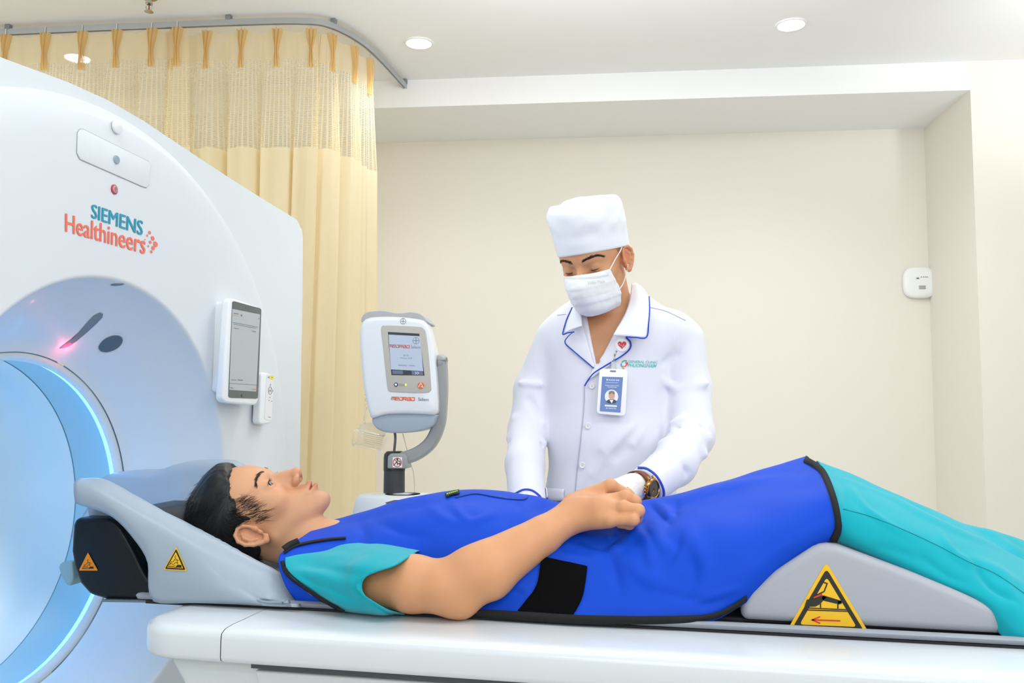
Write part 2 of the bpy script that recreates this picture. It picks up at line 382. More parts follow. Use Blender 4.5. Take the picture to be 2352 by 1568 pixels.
# curtains -----------------------------------------------------------
def fabric(name, col, alpha_pat=None, tr_w=.5, tcol='#f4dfa8'):
    m = bpy.data.materials.new(name); m.use_nodes = True; nt = m.node_tree; nt.nodes.clear(); N = nt.nodes.new
    out = N('ShaderNodeOutputMaterial'); d = N('ShaderNodeBsdfDiffuse'); t = N('ShaderNodeBsdfTranslucent'); mx = N('ShaderNodeMixShader')
    d.inputs[0].default_value = srgb(col); t.inputs[0].default_value = srgb(tcol); mx.inputs[0].default_value = tr_w
    nt.links.new(d.outputs[0], mx.inputs[1]); nt.links.new(t.outputs[0], mx.inputs[2]); last = mx.outputs[0]
    if alpha_pat is not None:
        tp = N('ShaderNodeBsdfTransparent'); m2 = N('ShaderNodeMixShader')
        if alpha_pat == 'mesh':
            uv = N('ShaderNodeUVMap'); sx = N('ShaderNodeSeparateXYZ'); nt.links.new(uv.outputs[0], sx.inputs[0])
            def mth(op, a, b, cl=False):
                q = N('ShaderNodeMath'); q.operation = op; q.use_clamp = cl
                for i, v in enumerate((a, b)):
                    if v is None: continue
                    if isinstance(v, (int, float)): q.inputs[i].default_value = v
                    else: nt.links.new(v, q.inputs[i])
                return q.outputs[0]
            u = mth('FRACT', mth('MULTIPLY', sx.outputs[0], 1 / .022), None); v = mth('FRACT', mth('MULTIPLY', sx.outputs[1], 1 / .0075), None)
            hole = mth('MULTIPLY', mth('GREATER_THAN', u, .34), mth('GREATER_THAN', v, .35)); fac = mth('ADD', mth('MULTIPLY', hole, .6), .16)
            nt.links.new(fac, m2.inputs[0])
        else: m2.inputs[0].default_value = alpha_pat
        nt.links.new(last, m2.inputs[1]); nt.links.new(tp.outputs[0], m2.inputs[2]); last = m2.outputs[0]
    nt.links.new(last, out.inputs[0]); return m
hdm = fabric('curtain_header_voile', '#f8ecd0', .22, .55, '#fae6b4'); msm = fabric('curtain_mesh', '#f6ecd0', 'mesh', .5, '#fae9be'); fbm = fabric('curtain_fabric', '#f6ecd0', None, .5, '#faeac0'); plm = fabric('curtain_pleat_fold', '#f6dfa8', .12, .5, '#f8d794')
def curtain(label, px0, px1, seed, zoff, pleats):
    rs = np.random.default_rng(seed)
    prj = np.array([1176 + FPX * np.dot(p - CAM, RT) / np.dot(p - CAM, FW) for p in TPc]); _, L = at_len(TPc, 0)
    ll = np.r_[0, np.cumsum(np.linalg.norm(np.diff(TPc, axis=0), axis=1))]; s0 = np.interp(px0, prj, ll); s1 = np.interp(px1, prj, ll)
    n = 420; s = np.linspace(s0, s1, n); C, _ = at_len(TPc, s); T = np.gradient(C, axis=0); T /= np.linalg.norm(T, axis=1)[:, None]; sd = np.cross(T, [0, 0, 1.0])
    pl = np.interp(pleats, prj, ll); pl.sort()
    # phase: integer at each pinch pleat
    ph = np.interp(s, np.r_[pl[0] - .21, pl, pl[-1] + .21], np.arange(len(pl) + 2) - 1)
    root = empty('curtain', C[n // 2] * [1, 1, 0] + [0, 0, 1.5], label, 'curtain', 'cream cubicle curtains on the ceiling track')
    nz = rs.normal(size=8)
    def pos(zt):   # zt = height below the top
        a = .004 + .03 * min(1, zt / .5) + .008 * min(1, zt); w = np.cos(2 * pi * ph) * a * (.9 + .35 * np.sin(ph * 1.7 + nz[0])) + np.sin(2 * pi * ph * 2 + nz[1] + zt * .5) * a * .35 + np.sin(2 * pi * ph * 3.1 + nz[2]) * a * .16
        lat = np.sin(2 * pi * ph) * a * .45 + .02 * zt * np.sin(ph * .9 + nz[3])
        return C + sd * (w + zoff)[:, None] + T * lat[:, None] + np.array([0, 0, -.018 - zt + .0])
    def band(nm, z0, z1, k, m):
        zs = np.linspace(z0, z1, k); dip = .008 * (1 - np.cos(2 * pi * ph)) * .5
        G = np.array([pos(z) - np.array([0, 0, 1])[None] * (dip[:, None] if z < .01 else 0) for z in zs]); o = mesh(nm, G.reshape(-1, 3), gridfaces(k, n), m, root)
        uv = o.data.uv_layers.new(name='uv'); U = (s - s0) * 1.6; vi = np.zeros(len(o.data.loops), np.int32); o.data.loops.foreach_get('vertex_index', vi)
        uv.data.foreach_set('uv', np.c_[U[vi % n], zs[vi // n]].ravel()); return o
    zoff = np.full(n, zoff)
    band('header_band', 0, .125, 5, hdm); band('mesh_panel', .125, .50, 14, msm); band('fabric_panel', .50, 2.45, 30, fbm)
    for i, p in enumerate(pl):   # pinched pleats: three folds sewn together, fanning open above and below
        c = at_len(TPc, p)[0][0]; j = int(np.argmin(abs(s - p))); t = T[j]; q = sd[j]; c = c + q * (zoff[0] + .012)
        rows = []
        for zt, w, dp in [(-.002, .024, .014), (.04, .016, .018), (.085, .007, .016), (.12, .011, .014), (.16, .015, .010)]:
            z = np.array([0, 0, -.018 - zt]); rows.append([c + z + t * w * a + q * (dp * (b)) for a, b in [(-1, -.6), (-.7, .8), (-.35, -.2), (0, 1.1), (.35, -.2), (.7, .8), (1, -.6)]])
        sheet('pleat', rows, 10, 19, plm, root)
        tube('hook', [c + [0, 0, .01], c + [0, 0, -.02]], .002, mat('hook_white', '#eeeeee', .4), root, seg=6)
    return root
curtain('cream mesh-topped curtain hanging at far left behind the scanner, left of the overlap', -420, 432, 3, .0, [-330, -245, -160, -75, 18, 108, 193, 272, 352, 410])
curtain('cream mesh-topped curtain rounding the track corner, right of the overlap', 375, 878, 5, -.045, [384, 467, 548, 630, 714, 776, 830, 866])
# air sensor and cable duct on the back wall ------------------------------
c0 = onP(2108, 650, W(0, 4.72, 0), YW); wsn = empty('wall_sensor', c0, 'small round-cornered white sensor box on the cream back wall', 'sensor')
def wl(x, z, d=0): return c0 + XW * x + np.array([0, 0, z]) - YW * d
def squircle(rx, rz, n=40, p=3.2): return [(rx * np.sign(cos(a)) * abs(cos(a)) ** (2 / p), rz * np.sign(sin(a)) * abs(sin(a)) ** (2 / p)) for a in np.linspace(0, 2 * pi, n, endpoint=False)]
J = Joint(); V = []; prof = [(.9, 0), (.98, .006), (1, .018), (.98, .03), (.9, .038), (.7, .041), (.001, .042)]
for k, d in prof: V += [wl(x * k, z * k, d) for x, z in squircle(.083, .083)]
J.add(V, gridfaces(len(prof), 40, False, True)); J.build('housing', mat('sensor_white', '#f0f1f1', .4), wsn)
dk = mat('sensor_print', '#6b6b6b', .5)
box('lens', wl(-.015, .02, .042), (.014, .014, .006), dk, wsn, bev=.003); J = Joint()
for x in (.0, .012, .022, .03): V = [wl(x + a, .024 + b, .0425) for a, b in [(0, 0), (.006, 0), (.006, .004), (0, .004)]]; J.add(V, [(0, 1, 2, 3)])
for k in range(4): V = [wl(-.01 + a, -.022 - k * .005 + b, .0425) for a, b in [(0, 0), (.034, 0), (.034, .0025), (0, .0025)]]; J.add(V, [(0, 1, 2, 3)])
J.build('markings', dk, wsn, False)
V = []
tube('cable', [wl(.085, .0, .02), wl(.097, .002, .018), wl(.104, -.006, .012)], .004, mat('sensor_white', '', .4), wsn, n=8, seg=8)
pa = onP(2148, 650, W(0, 4.72, 0), YW); pb = onP(2168, 1300, W(0, 4.72, 0), YW)
du = empty('cable_duct', (pa + pb) / 2, 'thin pale green cable duct running down the wall corner below the sensor', 'cable duct')
ductm = mat('duct_pale', '#dbe3da', .4); d = pb - pa; prism('duct_cover', [pa - XW * .011, pa + XW * .011, pb + XW * .011 + d * .6, pb - XW * .011 + d * .6], -YW * .014, ductm, du, bev=.002)
prism('duct_shade', [pa + XW * .0115, pa + XW * .017, pb + XW * .017 + d * .6, pb + XW * .0115 + d * .6], -YW * .007, mat('duct_shadow_strip', '#b9b9a8', .5), du)  # darker strip beside the duct: its shadow put in as a coloured piece
# ================================================================== CT SCANNER
AY = 1.60; BZ = 1.045; XF = -1.20
gm = mat('scanner_front_white', '#dde3e9', .46, coat=.04); gs = mat('scanner_side_white', '#dee5ea', .36, coat=.2); seam = mat('seam_dark', '#8c979d', .6)
sc_ = empty('ct_scanner', (-1.6, AY, 0), 'large white scanner gantry with round bore and blue light ring at the left', 'scanner')
def gp(x, r, a):
    k = min(1, max(0, (r - .366) / .08)); return (x, AY + r * cos(a), BZ + (.058 if r < .6 else .058 + (.040 - .058) * min(1, (r - .6) / .2)) * k + r * sin(a))
# outer shell: box with rounded outline, open toward the bore
def outline(x, grow=0):
    pts = [(.955, -.98), (.962, .0), (.961, .70), (.957, .790), (.948, .812), (.93, .822), (.7, .838), (.5, .854), (.3, .873), (.15, .888), (0, .893)]
    P = [(AY + (y + (grow if y else 0)), BZ + z + (grow if z > .5 else 0)) for y, z in pts]; Q = [(2 * AY - y, z) for y, z in P[::-1][1:]]
    return [(x, y, z) for y, z in P + Q]
J = Joint()
rings = []
for x, g in [(-1.228, -.03), (-1.2285, -.010), (-1.231, -.004), (-1.238, 0), (-2.0, 0), (-2.05, -.02), (-2.06, -.05)]: rings.append(outline(x, g))
n = len(rings[0]); V = [p for r in rings for p in r]; J.add(V, gridfaces(len(rings), n))
# front wall of the shell behind the round cover (ring between outline and r = .8)
NA = 96
def polar_out(a):   # distance to the outline along angle a
    o = outline(0, -.03); best = 2
    for i in range(len(o) - 1):
        y0, z0 = o[i][1] - AY, o[i][2] - BZ; y1, z1 = o[i + 1][1] - AY, o[i + 1][2] - BZ; dx, dz = cos(a), sin(a)
        den = dx * (z1 - z0) - dz * (y1 - y0)
        if abs(den) < 1e-9: continue
        t = (y0 * (z1 - z0) - z0 * (y1 - y0)) / den; u = (y0 * dz - z0 * dx) / -den if False else ((t * dx - y0) * (y1 - y0) + (t * dz - z0) * (z1 - z0)) / ((y1 - y0) ** 2 + (z1 - z0) ** 2)
        if t > 0 and -.001 <= u <= 1.001: best = min(best, t)
    return best if best < 1.9 else .98 / max(.3, -sin(a))
angs = sorted([2 * pi * i / NA for i in range(NA)] + [math.atan2(p[2] - BZ, p[1] - AY) % (2 * pi) for p in outline(0, -.03)]); NA = len(angs)
V = []
for r in ('o', .79, .6): V += [gp(-1.228, polar_out(a) if r == 'o' else r, a) for a in angs]
J.add(V, gridfaces(3, NA, False, True))
V = [gp(-2.06, r, a) for r in (.95, .36) for a in angs]; J.add(V, gridfaces(2, NA, False, True))
sh = J.build('outer_shell', gs, sc_); sharp(sh, 50)
# round front cover with recessed funnel
prof = [(-1.232, .840), (-1.222, .837), (-1.212, .827), (-1.2055, .805), (-1.202, .75), (XF, .65), (XF, .55), (XF, .48), (XF, .466), (XF, .4635), (-1.2008, .4605), (-1.203, .4575), (-1.207, .4555), (-1.213, .454), (-1.222, .4525), (-1.24, .447), (-1.27, .438), (-1.30, .427), (-1.33, .415), (-1.36, .402), (-1.385, .390), (-1.405, .379), (-1.414, .372), (-1.418, .366)]
NB = 160; V = []
for x, r in prof: V += [gp(x, r, 2 * pi * i / NB) for i in range(NB)]
cover = mesh('front_cover', V, gridfaces(len(prof), NB, False, True), gm, sc_)
def ring(name, prof, m, **k):
    V = []
    for x, r in prof: V += [gp(x, r, 2 * pi * i / NB) for i in range(NB)]
    return sharp(mesh(name, V, gridfaces(len(prof), NB, False, True), m, sc_, **k), 50)
ring('cover_seam', [(-1.4200, .3652), (-1.4202, .3648), (-1.4200, .3643)], mat('bore_seam_pale', '#7fa9b6', .6))
ring('bore_rim', [(-1.420, .3635), (-1.4195, .358), (-1.424, .351), (-1.434, .347)], gm)
ring('light_ring', [(-1.434, .347), (-1.4345, .3565), (-1.4475, .3565), (-1.448, .352)], mat('blue_light_strip', '#58c8ff', .4, emis='#35b4f2', estr=12), label='glowing blue light strip inside the bore rim')
ring('bore_band', [(-1.448, .352), (-1.47, .355), (-1.52, .362), (-1.565, .370)], mat('bore_band_blue_lit', '#9fcbdc', .35))  # blue of the ring's light is tinted into the base colour
ring('bore_seam', [(-1.565, .370), (-1.5665, .3712), (-1.568, .370)], mat('bore_seam_blue', '#7199a6', .6))
ring('bore_liner', [(-1.568, .3695), (-1.64, .3685), (-1.643, .3665), (-1.9, .366), (-2.02, .372), (-2.06, .40)], mat('bore_liner_white', '#dde5e4', .4))
bg = bvh_of(cover, sh); G_ = surf(bg, .0012); G0 = surf(bg, .0003)
# badge text
J = Joint()
for k in (-.9, 0, .9): text(J, 'SIEMENS', [(210 + k, 468), (327.5 + k, 508), (326 + k, 541), (209 + k, 500)], surf(bg, .001 + .0003 * k), 0)
J.build('maker_lettering', mat('teal_ink', '#2f9cb9', .5), sc_, False, label='teal upper word of the maker lettering')
J = Joint()
for k in (-.8, 0, .8): text(J, 'Healthineers', [(149.5 + k, 490), (334 + k, 540), (332 + k, 584), (149.5 + k, 532)], surf(bg, .001 + .0003 * k), 0)
for x, y, r in [(343, 534, 3.6), (337.5, 541, 2.4), (332.5, 550, 1.6), (350, 547, 4.8), (356.5, 560.5, 6), (344.5, 556, 3.4), (351, 569.5, 4.6), (340, 565, 2.3), (347, 578, 3.1)]:
    V, F = filled('', [(x + r * .85 * cos(a), y + r * 1.05 * sin(a) + .3 * r * cos(a)) for a in np.linspace(0, 2 * pi, 14, endpoint=False)], G_, None, rings=1, raw=True); J.add(V, F)
J.build('maker_lettering', mat('coral_ink', '#f37a66', .5), sc_, False, label='coral lower word with a fan of dots')
# raised front panel with camera, sensor disc and red-ringed button
pan = [(190, 297), (340, 371), (345, 380), (341, 425), (335, 431), (325, 428), (183, 366), (176, 352), (177, 305), (183, 297)]
P = [G0(*q) for q in pan]; pn = prism('control_panel', [p + np.array([-.004, 0, 0]) for p in P], (.0062, 0, 0), gm, sc_, bev=.0015)
Jr = Joint(); stroke(pan, 1.7, surf(bg, .0009), Jr, closed=True); Jr.build('panel_gap', seam, sc_, False)
def disc(name, px, py, r, m, parent, dep=.003, seg=28, x=XF, label=None):
    c = onX(px, py, x); return lathe(name, [(.0002, dep), (r * .85, dep), (r, dep * .6), (r, -.003)], m, parent, o=c, ax=(1, 0, 0), seg=seg, label=label)
disc('camera_lens', 266, 367, .0095, mat('lens_blue_grey', '#9aa9b8', .15, coat=.6), sc_, .004)
disc('sensor_disc', 270, 292, .014, mat('disc_white', '#eaeff1', .3), sc_, .003)
bt = disc('button', 262, 435, .0105, mat('button_ring_red', '#bd4058', .4), sc_, .003, label='red-ringed round button')
disc('button_face', 262, 435, .0078, mat('button_face_grey', '#c9a6b0', .35), bt, .0042)
c = onX(262, 435, XF); J = Joint()
for i in range(8):
    a = 2 * pi * i / 8; r1 = .005
    J.add([c + [.0046, r1 * cos(a + d) * k, r1 * sin(a + d) * k] for d, k in ((-.3, 1), (.3, 1), (.3, .75), (-.3, .75))], [(0, 1, 2, 3)])
J.add([c + [.0046, -.0012, -.002], c + [.0046, .0012, -.002], c + [.0046, .0012, .003], c + [.0046, -.0012, .003]], [(0, 1, 2, 3)])
J.build('button_symbol', mat('button_mark', '#8d4d5d', .5), bt, False)
# laser window slots in the funnel
sl = filled('laser_window', [(136, 800), (152, 797), (175, 783), (200, 762), (222, 742), (235, 728), (236, 720), (229, 717), (215, 724), (198, 742), (180, 763), (160, 781), (142, 794)], G_, mat('laser_window_grey', '#73808c', .12, coat=.5), sc_, rings=3, label='curved grey laser window with red glow at its lower tip')
filled('laser_tip', [(137, 799.5), (152, 796.5), (166, 789), (160, 786), (150, 791)], surf(bg, .0018), mat('laser_red', '#ff5a74', .3, emis='#ff3558', estr=2.0), sl, rings=1)
lp = surf(bg, .012)(150, 795); l = bpy.data.lights.new('laser_glow', 'POINT'); l.energy = .035; l.color = (1, .1, .2); l.shadow_soft_size = .004; lo = bpy.data.objects.new('laser_glow', l); COL.objects.link(lo); lo.location = lp; attach(lo, sl)
filled('oval_window', [(226, 797), (230, 788), (240, 778), (256, 771), (270, 770), (280, 775), (281, 784), (274, 795), (260, 804), (243, 808), (230, 805)], G_, mat('oval_window_dark', '#4d6478', .12, coat=.5), sc_, rings=3, smooth_out=30, label='dark blue oval window')
Jr = Joint(); stroke([(223, 797), (229, 786), (240, 776), (256, 768), (271, 767), (283, 772), (284, 785), (276, 798), (260, 808), (243, 812), (228, 808)], 3, surf(bg, .0006), Jr, closed=True, n=40); Jr.build('window_rim', gm, sc_, False)
filled('vent_slot', [(252, 654), (262, 651), (286, 650.5), (280, 654), (262, 656)], G_, mat('slot_grey', '#7d8b94', .4), sc_, rings=1)
# blue glow lamps sitting in the light strip (the strip lights its own surroundings; these carry its reach)
for i in range(20):
    a = 2 * pi * i / 20; l = bpy.data.lights.new('ring_glow', 'POINT'); l.energy = .006; l.color = (.12, .62, 1); l.shadow_soft_size = .03; lo = bpy.data.objects.new('ring_glow', l); COL.objects.link(lo); lo.location = gp(-1.43, .315, a); attach(lo, sc_)
# ---- tablet display on the gantry face
tb = empty('tablet', onX(556, 806, XF), 'white framed portrait tablet mounted upright on the scanner face', 'tablet')
XT = XF + .045
cs = [(527, 681), (602, 707), (593, 932), (511, 924)]
def inset(q, k):
    q = np.array(q, float); c = q.mean(0); return [tuple(c + (p - c) * k) for p in q]
def rquad(q, r, n=4):
    q = np.array(q, float); out = []
    for i in range(4):
        a, b, c = q[i - 1], q[i], q[(i + 1) % 4]; u = (a - b) / np.linalg.norm(a - b); v = (c - b) / np.linalg.norm(c - b); p0 = b + u * r; p2 = b + v * r
        for t in np.linspace(0, 1, n): out.append(tuple((1 - t) ** 2 * p0 + 2 * t * (1 - t) * b + t * t * p2))
    return out
tabw = mat('tablet_frame_white', '#f1f5f8', .3, coat=.3)
prism('frame', [onX(x, y, XT) for x, y in rquad(cs, 14)], (-.022, 0, 0), tabw, tb, bev=.006, seg=4)
prism('mount', [onX(x, y, XF + .025) for x, y in rquad([(516, 690), (570, 705), (565, 915), (508, 900)], 10)], (-.028, 0, 0), tabw, tb, bev=.003)
PT = lambda px, py, o=0: onX(px, py, XT + .0012 + o)
bz = mat('tablet_glass_dark', '#3c4c50', .1, coat=.8); scr_q = [(534.5, 690.5), (600.5, 708.5), (592.5, 915.5), (525, 913)]
prism('bezel', [PT(x, y) for x, y in rquad(scr_q, 5)], (-.002, 0, 0), bz, tb)
scm = mat('tablet_display', '#9aa0a2', .15, emis='#a3a8ab', estr=.35); sq = [(533.5, 709), (597.5, 722), (588.5, 899), (526.5, 895)]
scn = mesh('screen', [PT(*q, .0008) for q in sq], [(0, 1, 2, 3)], scm, tb, False, label='greyed tablet screen')
pj = lambda px, py: PT(px, py, .0014)
J = Joint()
for a, b, w in [((537, 719), (548, 721), 1.5), ((535, 740), (592, 751), 1), ((537, 744), (589, 754), 1), ((538, 753), (549, 755), 1.2), ((579, 760), (588, 762), 1.3), ((531, 872), (543, 872.5), 1.3), ((546, 872), (558, 873), 2), ((527, 880), (589, 884), .8), ((529, 890), (535, 891), 2), ((594, 731), (596, 731.5), 2.2)]: stroke([a, b], w, pj, J)
V, F = filled('', [(555 + 1.6 * cos(a), 724 + 2.6 * sin(a)) for a in np.linspace(0, 6.28, 10)[:-1]], pj, None, rings=1, raw=True); J.add(V, F)
for c0_, r0 in (((567, 706.5), 1), ((558.5, 908.5), 3)): V, F = filled('', [(c0_[0] + r0 * cos(a), c0_[1] + r0 * sin(a)) for a in np.linspace(0, 6.28, 12)[:-1]], pj, None, rings=1, raw=True); J.add(V, F)
J.build('screen_print', mat('screen_print_grey', '#6e7377', .5), tb, False)
J = Joint(); stroke([(536, 723), (547, 725.3)], .9, pj, J); stroke([(580, 893), (588, 894)], 3.4, pj, J); J.build('screen_accent', mat('screen_accent_orange', '#d0a184', .5), tb, False)
# ---- hand-held remote control
rc = empty('remote_control', onX(612, 915, XF), 'slim white remote control hanging beside the tablet on the scanner', 'remote control')
XR = XF + .028
prism('body', [onX(x, y, XR) for x, y in rquad([(601, 853), (630.5, 860), (624.5, 972), (595, 975)], 9)], (-.022, 0, 0), tabw, rc, bev=.005, seg=4)
prism('front_panel', [onX(x, y, XR + .001) for x, y in rquad([(613, 857), (629.5, 861), (624, 966), (607, 962)], 6)], (-.002, 0, 0), mat('remote_face', '#e9ebec', .35), rc)
pj = lambda px, py: onX(px, py, XR + .0016)
J = Joint(); q = [(621, 862), (628.5, 864), (628, 872.5), (620.5, 870)]; J.add([pj(*p) for p in q], [(0, 1, 2, 3)]); J.build('yellow_label', mat('label_yellow', '#f4e24a', .5), rc, False)
J = Joint()
for k in range(2): stroke([(616 + k * 2.5, 864), (615.6 + k * 2.5, 868)], 1, pj, J)
stroke([(620.8 + 4 * cos(a), 897 + 8.5 * sin(a)) for a in np.linspace(0, 6.28, 24)], .9, pj, J); J.add([pj(619.6, 893.5), pj(622.6, 897), pj(619.6, 900)], [(0, 1, 2)])
for x, y in ((621.5, 882), (621, 885.5), (627, 897), (620, 912), (624, 921), (618, 919)): stroke([(x - 1, y), (x + 1, y + .4)], 1.6, pj, J)
stroke([(616, 957), (622, 958)], 1.1, pj, J); stroke([(623, 866), (626.5, 867)], 1, pj, J)
J.build('button_marks', mat('remote_print', '#6c7075', .5), rc, False)
# ================================================================== PATIENT TABLE
pt = empty('patient_table', (0, AY, 0), 'long white scanner patient table with grey cradle rail under the patient', 'patient table')
tw = mat('table_white', '#dfe5ea', .3, coat=.25)
NYE = 1.262; FYE = 2 * AY - NYE; XL = -.905; XRR = 1.75
def plan(y, r=.10, n=7, inset_=0):
    """plan outline of the table shell (near-left rounded corner ... )"""
    P = []
    for k in range(n): a = pi + (pi / 2) * k / (n - 1); P.append((XL + inset_ + r + r * cos(a) , NYE + inset_ + r + r * sin(a)))
    return P
def table_shell(name, x0, x1, m, left=False):
    # cross-section in (y,z) from the inner ledge over the ridge and under
    sec = [(1.43, .9475), (1.40, .9478), (1.34, .9478), (1.295, .9482), (1.275, .9468), (1.264, .942), (NYE, .934), (NYE, .906), (1.264, .900), (1.272, .896), (1.30, .893), (1.43, .893)]
    xs = [x0, x1] if not left else None
    J = Joint()
    if left:
        # sweep the section round the rounded corner towards the far side: radial parametrisation
        V = []; path = []
        R0 = .085
        for k in range(3): path.append(((x1, 0), (0, 1)) if k == 0 else ((x1 + (XL + R0 - x1) * k / 2, 0), (0, 1)))
        cx, cy = XL + R0, NYE + R0
        for k in range(1, 12): a = -pi / 2 - (pi / 2) * k / 11; path.append(((cx, cy, a), None))
        rows = []
        for pth, nn in path:
            row = []
            for (y, z) in sec:
                d = y - NYE
                if nn is not None: row.append((pth[0], NYE + d, z))
                else: rr = R0 - d; row.append((cx + rr * cos(pth[2]), cy + rr * sin(pth[2]), z) if rr > 0 else (cx - rr * 0 + .0, cy, z))
            rows.append(row)
        L = rows[-1]; rows.append([(x, FYE - R0, z) for x, y, z in L])
        for k in range(1, 12):
            a = pi - (pi / 2) * k / 11; row = []
            for (y, z) in sec: rr = max(0, R0 - (y - NYE)); row.append((cx + rr * cos(a), FYE - R0 + rr * sin(a), z))
            rows.append(row)
        rows.append([(x1, FYE - (y - NYE), z) for y, z in sec])
        V = [p for r in rows for p in r]; J.add(V, gridfaces(len(rows), len(sec)))
        J.add([(XL + .084, NYE + .08, .9472), (x1, NYE + .08, .9472), (x1, FYE - .08, .9472), (XL + .084, FYE - .08, .9472)], [(0, 1, 2, 3)])
        J.add([(XL + .084, NYE + .08, .893), (x1, NYE + .08, .893), (x1, FYE - .08, .893), (XL + .084, FYE - .08, .893)], [(3, 2, 1, 0)])
    else:
        full = sec + [(2 * AY - y, z) for y, z in sec[::-1]]
        V = [(x, y, z) for x in np.linspace(x0, x1, 2) for y, z in full]; J.add(V, gridfaces(2, len(full), False, True) + [tuple(range(len(full)))[::-1], tuple(range(len(full), 2 * len(full)))])
    o = J.build(name, m, pt); return sharp(o, 60)
seamx = -.735
table_shell('end_cap', XL, seamx - .0007, tw, left=True); table_shell('top_shell', seamx + .0007, XRR, tw)
# lower body
lb = [(-.86, .893), (-.80, .80), (-.70, .55), (-.62, .30), (1.60, .30), (1.70, .893)]
prism('lower_body', [(x, 1.305, z) for x, z in lb], (0, 2 * (AY - 1.305), 0), mat('table_body_white', '#dfe5e6', .4), pt, bev=.015)
prism('side_panel', [(-.695, 1.296, .879), (1.66, 1.296, .879), (1.60, 1.296, .34), (-.56, 1.296, .34)], (0, .02, 0), mat('table_body_white', '', .4), pt, bev=.004)
box('gap_strip', (.48, 1.300, .8865), (2.36, .012, .0075), mat('table_gap_dark', '#4d5459', .5), pt)
box('pedestal', (.55, AY, .16), (1.5, .5, .32), mat('table_body_white', '', .4), pt, bev=.03)
# cradle (sliding top): shallow trough with grey rim
def cr_sec(x): return [(1.408, .951), (1.402, .9585), (1.408, .9615), (1.42, .9605), (1.44, .953), (1.50, .947), (1.60, .945), (1.70, .947), (1.76, .953), (1.78, .9605), (1.792, .9615), (1.798, .9585), (1.792, .951), (1.75, .9445), (1.60, .9435), (1.45, .9445)]
def cradle(name, x0, x1, m, dz=0):
    s = cr_sec(0); V = [(x, y, z + dz) for x in np.linspace(x0, x1, 2) for y, z in s]; return sharp(mesh(name, V, gridfaces(2, len(s), False, True) + [tuple(range(len(s)))[::-1], tuple(range(len(s), 2 * len(s)))], m, pt), 50)
cradle('cradle', -.985, 1.7, mat('cradle_grey', '#a3a9b2', .4), .002)
box('cradle_gap', (.36, 1.415, .9485), (2.66, .012, .006), mat('table_gap_black', '#1d2023', .6), pt)
box('cradle_pad', (.40, AY, .9555), (2.2, .27, .008), mat('pad_dark_grey', '#3b3f46', .6), pt, bev=.003)
for x in (-.70, ): pass
# carbon-fibre extension in the bore
cf = mat('carbon_black', '#08131a', .35, spec=.3, coat=.1, bump=.3, bscale=700)
cfo = [(166, 1206), (170, 1192), (180, 1189), (247, 1190), (262, 1197), (278, 1214), (305, 1262), (330, 1315), (348, 1340), (366, 1379), (240, 1376), (205, 1366), (182, 1340), (168, 1300), (162, 1265)]
prism('carbon_extension', [onY(x, y, 1.435) for x, y in cfo], (0, .33, 0), cf, pt, bev=.008, seg=3, label='black carbon-fibre end of the table reaching into the bore')
prism('head_end_foam', [onY(x, y, 1.45) for x, y in [(133, 1302), (138, 1292), (165, 1288), (168, 1330), (160, 1347), (150, 1342), (140, 1325)]], (0, .28, 0), mat('foam_pale_blue', '#86aebf', .5), pt, bev=.004)
tl = onY(240, 1378, 1.44); tr_ = onY(366, 1380, 1.44)
prism('extension_rail', [onY(235, 1377, 1.43), onY(372, 1379, 1.43), onY(372, 1384, 1.43), onY(232, 1382, 1.43)], (0, .3, 0), mat('rail_slate', '#6d7f89', .4), pt)
# ---- head holder: U-shaped grey shell
hh = empty('head_holder', onY(430, 1370, AY), 'grey-blue moulded head holder cradling the patient\'s head', 'head holder')
hm = mat('holder_grey', '#a3b1bf', .42, coat=.1)
bot = [(330, 1384), (352, 1384), (366, 1383), (400, 1382), (450, 1382), (520, 1383), (590, 1384), (640, 1385), (690, 1388)]
low = [(178, 1152), (262, 1182), (318, 1240), (347, 1292), (347, 1345), (362, 1380), (450, 1381), (560, 1382), (690, 1386)]
pip = [(172, 1112), (215, 1122), (262, 1148), (330, 1191), (400, 1236), (460, 1283), (520, 1338), (590, 1378), (650, 1385)]
inn_ = [(180, 1106), (240, 1108), (300, 1139), (370, 1178), (440, 1213), (510, 1250), (580, 1290), (645, 1326), (690, 1385)]
def spl(a, n): return cr(a, n)
NS = 40; LW = spl(low, NS); PP = spl(pip, NS); II = spl(inn_, NS)
rows = [[onY(*q, 1.40) for q in LW], [onY(*((LW[i] * .5 + PP[i] * .5)), 1.393) for i in range(NS)], [onY(*q, 1.398) for q in PP], [onY(*(PP[i] * .55 + II[i] * .45), 1.412) for i in range(NS)], [onY(*q, 1.44) for q in II]]
inner = [np.array([p[0], 1.462, max(p[2] - .03, .962)]) for p in rows[-1]]
bottom = [np.array([p[0], 1.50, max(min(p[2] - .06, 1.02 + 0 * p[0]), .962)]) for p in rows[-1]]
mid = [np.array([p[0], AY, max(.962, .975 if p[0] > -1.16 else .99 + (-1.16 - p[0]) * .35)]) for p in rows[-1]]
far = [onY(*q, 1.80) for q in spl([(240, 1102), (262, 1092), (290, 1087), (340, 1083), (375, 1082), (405, 1072), (440, 1064), (480, 1061), (510, 1061), (545, 1065), (600, 1100), (680, 1180), (740, 1265)], NS)]
far0 = [np.array([f[0], 1.772, f[2] - .01]) for f in far]; far1 = [np.array([f[0], 1.755, max(f[2] - .055, .965)]) for f in far]
far2 = [np.array([f[0], 1.815, f[2] - .015]) for f in far]; far3 = [np.array([f[0], 1.805, .962 if f[0] > -1.0 else f[2] - .06]) for f in far]
far4 = [np.array([f[0], 1.71, max(.966, f[2] - .13)]) for f in far]
